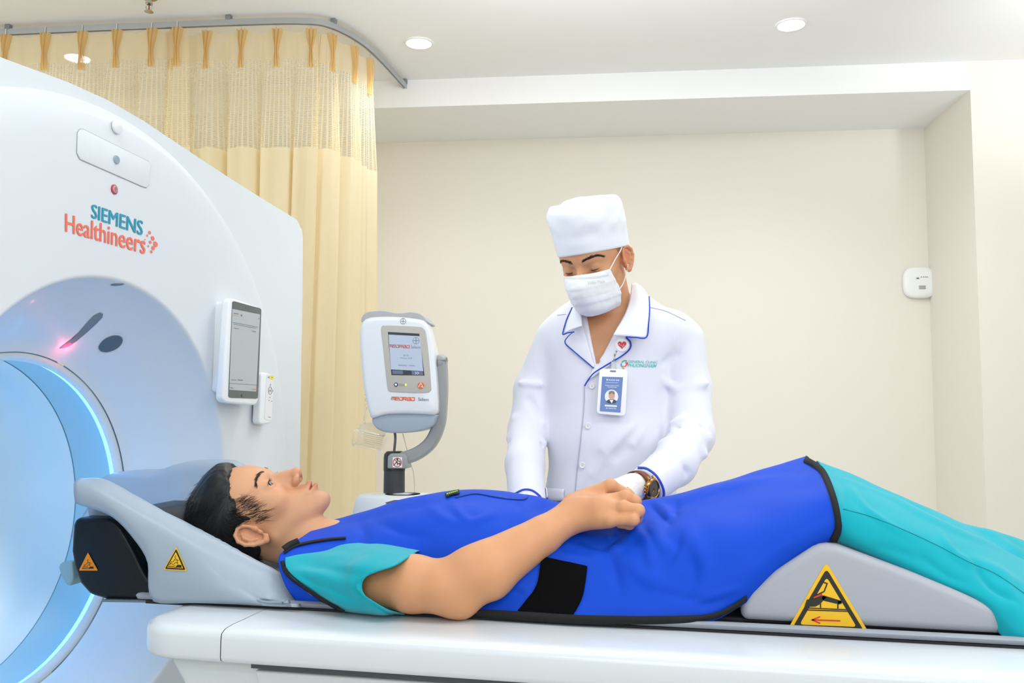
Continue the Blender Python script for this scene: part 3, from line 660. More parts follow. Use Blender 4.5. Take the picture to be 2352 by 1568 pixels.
holder = sheet('shell', [rows[0], rows[1], rows[2], rows[3], rows[4], inner, bottom, mid, far4, far1, far0, far, far2, far3], 80, NS, hm, hh, thick=.006, off=-1)
tube('piping', [p + np.array([0, -.001, .001]) for p in [onY(*q, 1.397) for q in spl(pip, 70)]], .0022, mat('holder_piping', '#92a3b2', .4), hh, seg=8)
bh = bvh_of(holder); HP = surf(bh, .0012)
def tri_sign(name, T, B1, B2, pj1, pj2, parent, cols, lab, border=.1):
    """warning triangle: yellow field, dark border, drawing added by caller"""
    T, B1, B2 = map(np.array, (T, B1, B2)); c = (T + B1 + B2) / 3
    def tri(k, pj): return [pj(*(c + (p - c) * k)) for p in (T, B1, B2)]
    def trir(k):
        q = [c + (np.array(p) - c) * k for p in (T, B1, B2)]; out = []
        for i in range(3):
            a, b, d = q[i - 1], q[i], q[(i + 1) % 3]; r = .07 * np.linalg.norm(B1 - B2) * k
            u = (a - b) / np.linalg.norm(a - b); v = (d - b) / np.linalg.norm(d - b)
            for t in np.linspace(0, 1, 5): out.append(tuple((1 - t) ** 2 * (b + u * r) + 2 * t * (1 - t) * b + t * t * (b + v * r)))
        return out
    J = Joint()
    for i, (k, mi) in enumerate(((1, 0), (.86, 1), (.68, 0))):
        V, F = filled('', trir(k), (lambda x, y, i=i: pj2(x, y, i)), None, rings=2, raw=True); J.add(V, F, mi)
    return J
yel = mat('sign_yellow', '#f2bf24', .45); sblk = mat('sign_black', '#26261f', .5); red = mat('sign_red', '#cf3a2a', .5); org = mat('sign_orange', '#e98f1e', .5)
def pinch_sign(J, T, B1, B2, pj, mi=1, w=1.3):
    T, B1, B2 = map(lambda v: np.array(v, float), (T, B1, B2))
    def q(u, v): return tuple(B1 + (B2 - B1) * u + (T - (B1 + B2) / 2) * v)
    for L in ([(.12, .1), (.6, .1)], [(.16, .2), (.3, .28), (.4, .24), (.52, .36), (.6, .3)], [(.22, .22), (.28, .36), (.4, .4), (.44, .5), (.5, .46)], [(.5, .72), (.46, .6), (.56, .5), (.66, .46)], [(.56, .5), (.6, .38), (.62, .3)], [(.12, .14), (.4, .16), (.5, .2)]):
        stroke([q(*a) for a in L], w, pj, J, mi, n=10)
    P = [q(.5, .1), q(.83, .1), q(.8, .24), q(.6, .24), q(.55, .17)]; V, F = filled('', P, pj, None, rings=1, raw=True); J.add(V, F, mi)
HPl = lambda x, y, i=0: surf(bh, .0012 + .0005 * i)(x, y)
J = tri_sign('', (406, 1255), (376, 1308), (431, 1311), None, HPl, hh, None, ''); pinch_sign(J, (406, 1262), (382, 1305), (427, 1308), lambda x, y: HPl(x, y, 3), 1, 1.1)
J.build('warning_label', [yel, sblk], hh, False, label='yellow triangular pinch warning sticker')
pjc = lambda x, y, i=0: onY(x, y, 1.4335 - .0004 * i)
J = tri_sign('', (202, 1268), (181, 1310), (225, 1310), None, pjc, pt, None, ''); J.M = [0] * len(J.M); pinch_sign(J, (202, 1274), (184, 1309), (222, 1309), lambda x, y: pjc(x, y, 3), 1, 1.1)
J.build('warning_label', [org, sblk], pt, False, label='orange pinch warning sticker on the black extension')
# ---- knee cushion
kc = empty('knee_cushion', onY(1990, 1440, AY), 'grey wedge-shaped knee cushion with yellow warning sign under the patient\'s knees', 'cushion')
ko = [(1701, 1424), (1703, 1388), (1722, 1358), (1780, 1312), (1868, 1257), (1885, 1251), (1902, 1250), (1925, 1254), (2100, 1318), (2285, 1393), (2303, 1406), (2312, 1425), (2326, 1474)]
KY = 1.432
kp = [onY(x, y, KY) for x, y in ko]; kp = [np.array([p[0], p[1], max(p[2], .9605)]) for p in kp]
prism('body', kp, (0, .34, 0), mat('cushion_grey', '#aaadb6', .5, bump=.05, bscale=300), kc, bev=.014, seg=5, deg=50)
pjk = lambda x, y, i=0: onY(x, y, KY - .0006 - .0004 * i)
J = tri_sign('', (1898, 1290), (1806, 1450), (1999, 1458), None, pjk, kc, None, '')
pk = lambda x, y: pjk(x, y, 3)
def Z2(a, b): return (1500 + a / 2.7606, 1000 + b / 2.7606)
for L, w, mi in (([(1068, 925), (1104, 938), (1085, 988), (1012, 1022)], 3, 1), ([(962, 1092), (1236, 1104), (1236, 1114), (950, 1104)], 2.6, 1), ([(1062, 1066), (1062, 1092)], 3, 1), ([(1172, 1064), (1172, 1096)], 3, 1), ([(1008, 1168), (1188, 1174)], 3.2, 2), ([(1060, 1148), (1008, 1168), (1060, 1190)], 3.2, 2), ([(1020, 1030), (1072, 1004)], 5, 2)):
    stroke([Z2(*a) for a in L], w, pk, J, mi)
for P in ([(975, 1040), (1020, 1034), (1072, 1012), (1100, 1026), (1080, 1044), (1062, 1066), (1030, 1084), (960, 1086)], [(1080, 1012), (1190, 1046), (1196, 1058), (1172, 1068), (1080, 1046), (1070, 1030)], [(1170, 1050), (1190, 1046), (1200, 1030), (1204, 1040), (1196, 1066), (1176, 1070)]):
    V, F = filled('', [Z2(*a) for a in P], pk, None, rings=1, raw=True); J.add(V, F, 1)
J.build('warning_sign', [yel, sblk, red], kc, False, label='yellow triangular sign with black leg drawing and red arrow')
# ================================================================== PEOPLE: shared head
def mir(p): q = p.copy(); q[:, 0] = np.abs(q[:, 0]); return q
EYE = (.0325, .0650, .0)
def head_sdf(p, lid=.0050, ears=True):
    q = mir(p)
    d = ell(p, (0, -.012, .036), (.074, .092, .083))
    d = smin(d, ell(p, (0, .026, .028), (.063, .058, .060)), .03)
    d = smin(d, ell(p, (0, .020, -.035), (.057, .056, .068)), .03)
    d = smin(d, ell(p, (0, .022, -.070), (.046, .055, .040)), .025)
    d = smin(d, cap(q, (.050, -.010, -.048), (.018, .062, -.096), .013, .013), .022)
    d = smin(d, ell(p, (0, .069, -.100), (.021, .0175, .016)), .014)
    d = smin(d, ell(q, (.042, .048, -.024), (.020, .020, .017)), .02)
    d = smax(d, -ell(q, (.033, .092, .0), (.019, .014, .0125)), .014)
    d = smin(d, cap(q, (.013, .0775, .0185), (.044, .063, .019), .0075, .006), .012)
    d = smin(d, cap(p, (0, .0785, .008), (0, .103, -.034), .0055, .0085), .009)
    d = smin(d, ell(p, (0, .076, -.026), (.0125, .020, .024)), .008)
    d = smin(d, ell(p, (0, .1035, -.0375), (.0095, .0095, .0080)), .007)
    d = smin(d, ell(q, (.0128, .0925, -.0425), (.0076, .0112, .0078)), .005)
    d = smax(d, -ell(q, (.0085, .0980, -.0485), (.0044, .0066, .0046)), .002)
    d = smax(d, -ell(q, (.0128, .1005, -.0495), (.0058, .0046, .0036)), .0015)
    d = smin(d, ell(p, (0, .062, -.071), (.029, .031, .021)), .012)
    d = smin(d, cap(q, (.023, .0785, -.0715), (.0, .0930, -.0665), .0028, .0056), .004)
    d = smin(d, cap(q, (.021, .0790, -.0745), (.0, .0915, -.0790), .0028, .0060), .004)
    d = smax(d, -ell(q, (0, .094, -.0728), (.0235, .016, .0014)), .004)
    d = smax(d, -ell(p, (0, .0975, -.0555), (.0028, .004, .006)), .004)
    d = smax(d, -ell(p, (0, .096, -.0905), (.014, .006, .0040)), .008)
    # lids
    if lid <= 0:
        return smin(smin(d, sph(q, EYE, .0150), .005), ears_sdf(q), .004)
    s = sph(q, EYE, .0150); slit = ell(q, (EYE[0] + .0, .0815, -.0025), (.0145, .0095, lid)); s = smax(s, -slit, .0014)
    d = smax(d, -slit, .002); d = smin(d, s, .005)
    d = smax(d, -cap(q, (.020, .0835, .0055), (.042, .0775, .0055), .0007), .003)
    return smin(d, ears_sdf(q), .004) if ears else d
def ears_sdf(q):
    if 1:
        def E(y, z): return (.0745 + .012 * max(0, -y / .022) + .003, y - .010, z - .008)
        Re = np.array([[.90, -.436, 0], [-.436 * -1, .90, 0], [0, 0, 1]]).T if False else np.array([[.90, -.436, 0], [.436, .90, 0], [0, 0, 1.]])
        base = ell(q, (.0752, -.0165, -.0065), (.0050, .0175, .0275), Re); base = smax(base, -ell(q, (.0845, -.008, -.012), (.0075, .0080, .0110), Re), .004)
        h = [(.009, -.001), (.010, .010), (.007, .021), (-.001, .0285), (-.012, .0275), (-.0195, .018), (-.021, .004), (-.017, -.010), (-.010, -.021), (-.003, -.0275), (.004, -.0245)]
        hl = chain(q, [E(*a) for a in h], [.0028, .0030, .0034, .0036, .0036, .0036, .0034, .0034, .0042, .0058, .0048], .002)
        ah = chain(q, [E(-.006, .018), E(-.012, .010), E(-.012, -.002), E(-.006, -.012)], [.0025, .0030, .0032, .0028], .003)
        tg = smin(sph(q, (.0785, .001, -.010), .0042), sph(q, (.079, -.002, -.021), .0038), .008)
        return smin(smin(smin(base, hl, .0035), ah, .0035), tg, .008)
def poly2(y, z, P):
    P = np.array(P, np.float32); d = np.full(y.shape, 1e9, np.float32); s = np.ones(y.shape, np.float32)
    for i in range(len(P)):
        a = P[i]; b = P[i - 1]; e = b - a; wy = y - a[0]; wz = z - a[1]; t = np.clip((wy * e[0] + wz * e[1]) / (e @ e), 0, 1)
        d = np.minimum(d, (wy - e[0] * t) ** 2 + (wz - e[1] * t) ** 2)
        c1 = z >= a[1]; c2 = z < b[1]; c3 = e[0] * wz > e[1] * wy
        s = np.where((c1 & c2 & c3) | (~c1 & ~c2 & ~c3), -s, s)
    return s * np.sqrt(d)
def snoise(p, f, seed=0):
    r = np.random.default_rng(seed); o = 0
    for k in range(4): v = r.normal(size=3); v /= np.linalg.norm(v); o = o + np.sin(p @ (v * f * (1 + .5 * k)) + r.uniform(0, 6.28)) / (1 + .4 * k)
    return o / 2.6
def project(f, P, it=6):
    P = P.copy(); e = 1e-3
    for _ in range(it):
        d = f(P.astype(np.float32)); g = np.stack([f((P + np.eye(3)[k] * e).astype(np.float32)) - d for k in range(3)], -1) / e; g /= np.linalg.norm(g, axis=1)[:, None] + 1e-9; P = P - g * d[:, None]
    return P, g
def strands(name, roots, dirs, nrm, length, r, m, parent, X, seed=1, lift=.25, curl=.3, seg=4, label=None):
    rs = np.random.default_rng(seed); n = len(roots); V = np.zeros((n, (seg + 1) * 3, 3)); F = []
    t = dirs / (np.linalg.norm(dirs, axis=1)[:, None] + 1e-9); side = np.cross(t, nrm); L = np.broadcast_to(length, (n,)) * rs.uniform(.7, 1.25, n); P = roots.copy(); w = rs.normal(size=(n, 2))
    for k in range(seg + 1):
        rad = r * (1 - k / (seg + .01) * .85)
        for j in range(3): a = 2 * pi * j / 3; V[:, k * 3 + j] = P + rad * (cos(a) * nrm + sin(a) * side)
        step = t + nrm * (lift * (1 - 1.6 * k / seg))[..., None] if False else t + nrm * (lift * (1 - 1.7 * k / seg)) + side * (w[:, :1] * curl * .5) ; P = P + step * (L / seg)[:, None]
    base = (np.arange(n) * (seg + 1) * 3)[:, None]; F = []
    for k in range(seg):
        for j in range(3): F.append(np.stack([base[:, 0] + k * 3 + j, base[:, 0] + k * 3 + (j + 1) % 3, base[:, 0] + k * 3 + 3 + (j + 1) % 3, base[:, 0] + k * 3 + 3 + j], -1))
    return fast(name, X(V.reshape(-1, 3)), np.concatenate(F), m, parent, label=label)
def xf(Rm, o, s): Rm = np.array(Rm); o = np.array(o); return (lambda v: o + s * (np.asarray(v) @ Rm.T)), (lambda w: ((w - o.astype(np.float32)) @ Rm.astype(np.float32)) / np.float32(s))
def px_of(P):
    q = P - CAM; w = q @ FW; return np.stack([1176 + FPX * (q @ RT) / w, 784 - FPX * (q @ UP) / w], -1)
def crease_fn(Q, cre):
    """height field from crease strokes given as (pixel polyline, width px, amplitude m)"""
    H = np.zeros(len(Q))
    for pts, w, a in cre:
        P = cr(pts, max(6, 4 * len(pts))); best = np.full(len(Q), 1e9); tt = np.zeros(len(Q))
        for i in range(len(P) - 1):
            e = P[i + 1] - P[i]; t = np.clip(((Q - P[i]) @ e) / (e @ e + 1e-9), 0, 1); d = ((Q - P[i] - t[:, None] * e) ** 2).sum(1); m = d < best; best[m] = d[m]; tt[m] = (i + t[m]) / (len(P) - 1)
        H += a * np.exp(-best / (w * w)) * np.sin(np.clip(tt * .9 + .05, 0, 1) * pi) ** .6
    return H
def grid_normals(G):
    a = np.gradient(G, axis=0); b = np.gradient(G, axis=1); n = np.cross(a, b); n /= np.linalg.norm(n, axis=2)[..., None] + 1e-12
    s = np.sign(((CAM - G) * n).sum(2).mean()); return n * (s if s else 1)
def creased(cre, noise=0, nf=30, seed=1):
    def f(G):
        n = grid_normals(G); H = crease_fn(px_of(G.reshape(-1, 3)), cre).reshape(G.shape[:2])
        if noise: H = H + noise * snoise(G.reshape(-1, 3), nf, seed).reshape(G.shape[:2])
        return G + n * H[..., None]
    return f
def displace(o, cre, noise=0, nf=30, seed=1, facing=True):
    me = o.data; n = len(me.vertices); V = np.zeros(n * 3); me.vertices.foreach_get('co', V); V = V.reshape(-1, 3); N = np.zeros(n * 3); me.vertex_normals.foreach_get('vector', N); N = N.reshape(-1, 3)
    w = V + np.array(o.matrix_world.translation) if o.parent is None else V + np.array(sum((x for x in _offs(o)), Vector()))
    H = crease_fn(px_of(w), cre); fc = np.clip(((CAM - w) * N).sum(1) / np.linalg.norm(CAM - w, axis=1) * 3, 0, 1) if facing else 1
    H = H * fc + (noise * snoise(w, nf, seed) if noise else 0); me.vertices.foreach_set('co', (V + N * H[:, None]).ravel()); me.update()
def _offs(o):
    while o is not None: yield o.location.copy(); o = o.parent
skin_p = mat('skin_warm', '#d8a27c', .48, sss=.12, bump=.12, bscale=900, attr='tint', var=.04, vscale=25)
skin_t = mat('skin_tan', '#d39a72', .5, sss=.1, bump=.1, bscale=900, attr='tint', var=.04, vscale=25)
hairm = mat('hair_black', '#0c0f13', .42, spec=.5); browm = mat('brow_dark', '#2a2220', .6)
eyew = mat('eye_white', '#dcd6d2', .12, coat=.6); iris = mat('eye_iris', '#241a16', .08, coat=.8)
def eyes(parent, X, s, look=(0, 1, 0), ir=.46):
    for k in (-1, 1):
        c = np.array([EYE[0] * k, EYE[1], EYE[2]]); J = Joint(); lk = np.array(look, float); lk /= np.linalg.norm(lk); u = np.cross(lk, [1, 0, 0]); u /= np.linalg.norm(u); v = np.cross(lk, u)
        def rg(r, a0, a1, n, mi):
            V = []; 
            for i in range(n + 1):
                th = a0 + (a1 - a0) * i / n
                for j in range(20): f = 2 * pi * j / 20; V.append(X(c + r * (cos(th) * lk + sin(th) * (cos(f) * u + sin(f) * v))))
            J.add(V, gridfaces(n + 1, 20, False, True), mi)
        rg(.0131, ir - .02, 2.2, 8, 0); rg(.0133, .001, ir, 5, 1); J.build('eye', [eyew, iris], parent)
# ================================================================== PATIENT
PX, PI = xf([[0.2618, 0.3522, -0.8986], [-0.9592, -0.0085, -0.2828], [-0.1072, 0.9359, 0.3356]], [-.852, 1.599, 1.077], 1.027)
person1 = None
def Y(px, py, y): return onY(px, py, y)
armj = [Y(722, 1335, 1.445), Y(800, 1340, 1.428), Y(950, 1340, 1.405), Y(1020, 1347, 1.40), Y(1120, 1314, 1.415), Y(1245, 1230, 1.47), Y(1325, 1177, 1.515)]
armr = [.033, .038, .0455, .042, .044, .0305, .027]
nb = np.array([-.665, 1.60, 1.018])
W0 = armj[-1]
mcp = [Y(1402, 1193, 1.482), Y(1432, 1166, 1.490), Y(1437, 1142, 1.515), Y(1402, 1116, 1.545)]     # little, ring, middle, index
pip_ = [Y(1455, 1193, 1.475), Y(1466, 1172, 1.487), Y(1458, 1152, 1.52), Y(1440, 1136, 1.56)]
dip_ = [Y(1446, 1204, 1.495), Y(1462, 1190, 1.508), Y(1460, 1170, 1.54), Y(1448, 1155, 1.58)]
tip_ = [Y(1424, 1203, 1.500), Y(1442, 1197, 1.520), Y(1446, 1180, 1.55), Y(1440, 1165, 1.59)]
def hand1(p):
    d = cap(p, W0, mcp[1] * .5 + W0 * .5, .0265, .027)
    for i, m_ in enumerate(mcp): d = smin(d, cap(p, W0 + (m_ - mcp[1]) * .45, m_, .0165, .0115 if i else .0110), .012)
    for i in range(4):
        r = [.0098, .0108, .0112, .0108][i]
        f = smin(smin(cap(p, mcp[i], pip_[i], r * 1.03, r), cap(p, pip_[i], dip_[i], r, r * .88), .004), cap(p, dip_[i], tip_[i], r * .88, r * .75), .004); f = smin(f, sph(p, mcp[i], .0122), .006)
        d = smin(d, f, .0035 if i else .004)
    d = smin(d, cap(p, Y(1350, 1193, 1.500), Y(1395, 1192, 1.492), .0135, .0125), .012)
    th = [W0 + np.array([.012, .02, .015]), Y(1385, 1128, 1.585), Y(1415, 1150, 1.60), Y(1438, 1165, 1.60)]
    return smin(d, chain(p, th, [.018, .0155, .0125, .010], .006), .012)
alo = np.min(armj + mcp, axis=0) - .06; ahi = np.max(armj + pip_, axis=0) + .08
def body1(p):
    H = PX(np.zeros((1, 3)))[0]
    def hf(q):
        l = PI(q); d = head_sdf(l) * 1.027
        nk = cap(q, PX([0, -.026, -.045]), nb, .050, .050); nk2 = cap(q, PX([.0, -.002, -.075]), nb + [.03, 0, .012], .026, .034)
        d = smin(d, smin(nk, nk2, .015), .012); return d
    d = boxed(p, H - [.16, .16, .14], [nb[0] + .06, 1.78, 1.26], hf)
    def af(q):
        a = chain(q, armj, armr, .012); a = smin(a, sph(q, Y(1062, 1386, 1.40), .0225), .03); a = smin(a, cap(q, Y(1080, 1300, 1.405), Y(1200, 1250, 1.45), .026, .02), .03); return smin(a, hand1(q), .018)
    d = np.minimum(d, boxed(p, alo, ahi, af)); return d
lo = np.minimum(PX(np.zeros(3)) - .16, alo); hi = np.array([max(ahi[0], -.1), 1.80, 1.28])
V, Q = sdf_mesh(body1, lo, hi, .0019)
def coarse1(p):
    d = chain(p, [nb, (-.60, 1.6, 1.03), (-.45, 1.6, 1.04), (-.25, 1.6, 1.03), (-.12, 1.6, 1.03)], [.042, .05, .055, .055, .055], .02)
    for s in (-1, 1):
        d = smin(d, chain(p, [(-.60, AY + s * .09, 1.015), (-.45, AY + s * .085, 1.025), (-.25, AY + s * .08, 1.01), (-.10, AY + s * .08, 1.01)], [.036, .045, .038, .040], .01), .03)
        d = smin(d, chain(p, [(-.10, AY + s * .07, 1.025), (.17, AY + s * .07, 1.118), (.50, AY + s * .06, .998), (.60, AY + s * .06, .985)], [.045, .036, .025, .024], .01), .02)
        d = smin(d, chain(p, [(.60, AY + s * .062, .985), (.655, AY + s * .065, .984), (.675, AY + s * .07, 1.05), (.685, AY + s * .075, 1.12)], [.024, .027, .027, .026], .015), .012)
        for t in range(5): d = smin(d, cap(p, (.685, AY + s * (.055 + .0115 * t), 1.13 - .004 * t), (.680, AY + s * (.053 + .0125 * t), 1.165 - .008 * t), .009, .0095 if t == 0 else .0065), .006)
    d = smin(d, chain(p, [(-.60, AY + .17, 1.03), (-.40, AY + .215, 1.01), (-.22, AY + .14, 1.07)], [.042, .038, .028], .03), .02)
    return d
V2, Q2 = sdf_mesh(coarse1, (-.76, 1.33, .93), (.74, 1.88, 1.26), .0075)
root1 = PX([0, 0, 0]) * 0 + np.array([-.2, 1.6, .96])
VV = np.vstack([V, V2]); QQ = np.vstack([Q, Q2 + len(V)])
person1 = fast('person', VV - root1, QQ, skin_p); person1.location = root1
tag(person1, 'man lying on his back on the scanner table, blue lead apron over teal clothes', 'person')
L = PI(VV.astype(np.float32)); tint = np.ones((len(VV), 3)); dist = np.linalg.norm(L, axis=1); hd = dist < .17
def blob(c, r, col, w=1, mirror=True):
    q = L.copy();
    if mirror: q[:, 0] = np.abs(q[:, 0])
    k = np.exp(-(((q - np.array(c)) / np.array(r)) ** 2).sum(1))[:, None] * w * hd[:, None]; tint[:] = tint * (1 - k) + tint * np.array(col) * k
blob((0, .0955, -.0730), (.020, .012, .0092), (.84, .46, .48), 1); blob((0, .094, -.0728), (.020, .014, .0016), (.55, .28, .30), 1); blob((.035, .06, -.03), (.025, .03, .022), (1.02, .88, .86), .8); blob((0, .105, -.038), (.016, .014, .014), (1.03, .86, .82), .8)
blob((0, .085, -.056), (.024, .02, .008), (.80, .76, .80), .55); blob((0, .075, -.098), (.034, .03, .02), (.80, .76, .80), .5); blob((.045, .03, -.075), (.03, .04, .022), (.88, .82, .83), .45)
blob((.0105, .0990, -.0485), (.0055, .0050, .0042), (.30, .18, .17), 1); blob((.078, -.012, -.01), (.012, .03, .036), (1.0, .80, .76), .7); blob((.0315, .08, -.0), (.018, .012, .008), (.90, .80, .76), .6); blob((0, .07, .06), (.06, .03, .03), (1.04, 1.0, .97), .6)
am = (VV[:, 0] > -.62)[:, None]; tint = np.where(am, tint * np.array([1.0, .93, .83]), tint)
vcol(person1, 'tint', tint)
eyes(person1, PX, 1, (0.35, 1, -.12), .58)
hp_poly = [(.074, .090), (.070, .076), (.056, .064), (.038, .052), (.040, .036), (.040, .018), (.034, .004), (.030, -.012), (.014, -.016), (.006, .010), (-.014, .026), (-.032, .020), (-.038, -.020), (-.046, -.052), (-.14, -.06), (-.14, .18), (.09, .18)]
def hair1(p):
    l = PI(p); s = ell(l, (0, -.016, .044), (.0815, .0985, .0905)); s = smin(s, ell(l, (.0, .035, .082), (.05, .048, .034)), .03)
    g = snoise(l * np.array([1, .35, .35], np.float32), 330, 4) * .0011 + snoise(l, 60, 9) * .0022; s = s + g
    return smax(s, poly2(l[:, 1] + .004 * snoise(l, 150, 3), l[:, 2] + .004 * snoise(l, 190, 5), hp_poly), .008) * .8
c = PX([0, -.01, .03]); Vh, Qh = sdf_mesh(hair1, c - .16, c + .16, .0022)
hr1 = fast('hair', Vh, Qh, hairm, person1, label='short thick black hair')
# loose strands over the cap and along the hairline
def hair_strands(X, poly, n, seed, parent, hf, name='hair_strands', comb=None, length=.022, r=.00036, m=None, lift=.09):
    rs = np.random.default_rng(seed); d = rs.normal(size=(n * 3, 3)); d /= np.linalg.norm(d, axis=1)[:, None]; P = np.array([0, -.01, .035]) + d * .1; P, g = project(hf, P, 5)
    k = poly2(P[:, 1], P[:, 2], poly) < .001; P = P[k][:n]; g = g[k][:n]; t = comb(P); t = t - g * (t * g).sum(1)[:, None]; t += rs.normal(size=t.shape) * .16
    o = strands(name, P, t, g, length, r, m or hairm, parent, X, seed, lift=lift); o['kind'] = 'stuff'; return o
def comb1(P):
    t = np.zeros_like(P); top = np.clip((P[:, 2] - .035) / .03, 0, 1)[:, None]; t += top * np.array([.25, -.8, .2]) + (1 - top) * (np.array([0, .15, -1]) + np.array([0, .9, 0]) * np.clip((P[:, 1:2] + .02) / .05, 0, 1)); return t
hs = lambda q: np.minimum(head_sdf(q, ears=False), ell(q, (0, -.016, .044), (.0808, .0978, .0898)) + .0)
hair_strands(PX, hp_poly, 8000, 5, person1, hs, comb=comb1)
hair_strands(PX, [(.046, .040), (.048, .018), (.042, .002), (.036, -.020), (.012, -.022), (.0, .01), (.01, .05)], 3200, 15, person1, hs, comb=comb1, length=.011, r=.00019, lift=.04)
def brow(X, pts, parent, hf, n=130, m=browm, seed=3, r=.00042, ln=.0085):
    for k in (-1, 1):
        rs = np.random.default_rng(seed + k); t = rs.uniform(0, 1, n); P = cr([[a * k, b, c] for a, b, c in pts], 60)[np.minimum((t * 59).astype(int), 59)]; P = P + rs.normal(size=P.shape) * [.0006, 0, .0017] * (1 - .5 * t[:, None]); P, g = project(hf, P, 4)
        d = np.stack([np.full(n, .9 * k), np.full(n, -.25), .45 - .7 * t], -1) + rs.normal(size=(n, 3)) * .12; d -= g * (d * g).sum(1)[:, None]; strands('eyebrow', P, d, g, ln, r, m, parent, X, seed, lift=.12, seg=3)
hfp = lambda q: head_sdf(q, ears=False)
brow(PX, [(.014, .090, .021), (.026, .088, .0245), (.040, .075, .024), (.048, .066, .019)], person1, hfp, 150)
# lashes
def lashes(X, parent, hf, z, dz, seed=2):
    for k in (-1, 1):
        t = np.linspace(-1, 1, 34); P = np.stack([(EYE[0] + .0118 * t) * k, np.sqrt(np.maximum(0, .0152 ** 2 - (.0118 * t) ** 2)) + EYE[1], z + .0012 * (1 - t * t)], -1); P, g = project(hf, P, 2)
        d = np.stack([.35 * t * k, np.full(34, 1.0), np.full(34, dz)], -1); strands('eyelashes', P, d, g, .006, .00028, browm, parent, X, seed, lift=.05, seg=3)
lashes(PX, person1, hfp, .0010, .25)
for k in (-1, 1): tube('lash_line', [PX([k * (EYE[0] + .0157 * sin(f)), EYE[1] + .0156 * cos(f) * cos(.2), EYE[2] + .0156 * sin(.24) * cos(1.3 * f) - .0012]) for f in np.linspace(-1.05, 1.05, 15)], [.0002, .0007, .0008, .0007, .0002], browm, person1, seg=6)
# ---- lead apron -------------------------------------------------------
apm = mat('apron_blue', '#0c49cc', .55, spec=.2, bump=.06, bscale=1500, sheen=.0, var=.03, vscale=40); bindm = mat('binding_black', '#17181b', .8, bump=.3, bscale=900)
velm = mat('hook_loop_black', '#0b0b0d', .95, spec=.1, bump=.5, bscale=1200); teal = mat('scrub_teal', '#0ba8b8', .8, spec=.2, bump=.15, bscale=1600, sheen=.2)
wv = lambda x, y, z: np.array([x, y, z])
AP = [
 [wv(-.60, 1.76, .99), wv(-.60, 1.75, 1.06), Y(768, 1197, 1.66), Y(722, 1220, 1.58), Y(690, 1240, 1.51), Y(655, 1266, 1.455), Y(640, 1290, 1.428), Y(655, 1340, 1.412), Y(692, 1388, 1.42)],
 [wv(-.54, 1.80, .975), wv(-.54, 1.79, 1.05), Y(832, 1182, 1.66), Y(818, 1205, 1.57), Y(800, 1238, 1.50), Y(772, 1275, 1.46), Y(757, 1315, 1.435), Y(752, 1358, 1.42), Y(768, 1399, 1.415)],
 [wv(-.45, 1.81, .97), wv(-.45, 1.81, 1.05), Y(960, 1146, 1.65), Y(950, 1175, 1.55), Y(940, 1215, 1.495), Y(930, 1262, 1.465), Y(925, 1310, 1.45), Y(925, 1360, 1.435), Y(930, 1405, 1.42)],
 [wv(-.35, 1.81, .97), wv(-.35, 1.81, 1.05), Y(1085, 1130, 1.65), Y(1080, 1160, 1.55), Y(1070, 1205, 1.495), Y(1065, 1255, 1.465), Y(1065, 1310, 1.45), Y(1070, 1360, 1.435), Y(1085, 1412, 1.41)],
 [wv(-.25, 1.80, .97), wv(-.25, 1.80, 1.05), Y(1215, 1141, 1.65), Y(1215, 1170, 1.56), Y(1210, 1215, 1.505), Y(1200, 1265, 1.465), Y(1195, 1320, 1.44), Y(1195, 1370, 1.425), Y(1200, 1420, 1.405)],
 [wv(-.15, 1.79, .97), wv(-.15, 1.79, 1.05), Y(1340, 1166, 1.65), Y(1335, 1192, 1.575), Y(1330, 1228, 1.52), Y(1325, 1280, 1.475), Y(1325, 1330, 1.445), Y(1325, 1380, 1.425), Y(1325, 1428, 1.403)],
 [wv(-.06, 1.78, .97), wv(-.06, 1.78, 1.05), Y(1480, 1154, 1.66), Y(1475, 1185, 1.58), Y(1465, 1225, 1.52), Y(1455, 1275, 1.47), Y(1450, 1330, 1.44), Y(1450, 1385, 1.42), Y(1450, 1431, 1.405)],
 [wv(.02, 1.79, .98), wv(.02, 1.79, 1.06), Y(1598, 1131, 1.68), Y(1595, 1160, 1.58), Y(1590, 1210, 1.50), Y(1580, 1270, 1.455), Y(1575, 1330, 1.43), Y(1570, 1385, 1.418), Y(1562, 1428, 1.41)],
 [wv(.09, 1.80, 1.0), wv(.09, 1.80, 1.09), Y(1705, 1098, 1.70), Y(1705, 1135, 1.59), Y(1700, 1190, 1.50), Y(1695, 1250, 1.45), Y(1683, 1310, 1.432), Y(1668, 1365, 1.425), Y(1650, 1418, 1.425)],
 [wv(.145, 1.80, 1.03), wv(.145, 1.80, 1.12), Y(1785, 1073, 1.71), Y(1790, 1108, 1.60), Y(1797, 1155, 1.51), Y(1797, 1205, 1.46), Y(1793, 1250, 1.44), Y(1788, 1290, 1.44), Y(1782, 1330, 1.455)],
 [wv(.20, 1.80, 1.06), wv(.20, 1.80, 1.14), Y(1850, 1055, 1.70), Y(1872, 1068, 1.63), Y(1893, 1087, 1.56), Y(1913, 1128, 1.485), Y(1927, 1175, 1.452), Y(1930, 1215, 1.455), Y(1915, 1246, 1.49)]]
def ZA(x, y): return (600 + x / 2.6133, 1080 + y / 2.6133)
def ZB(x, y): return (1500 + x / 2.7606, 1000 + y / 2.7606)
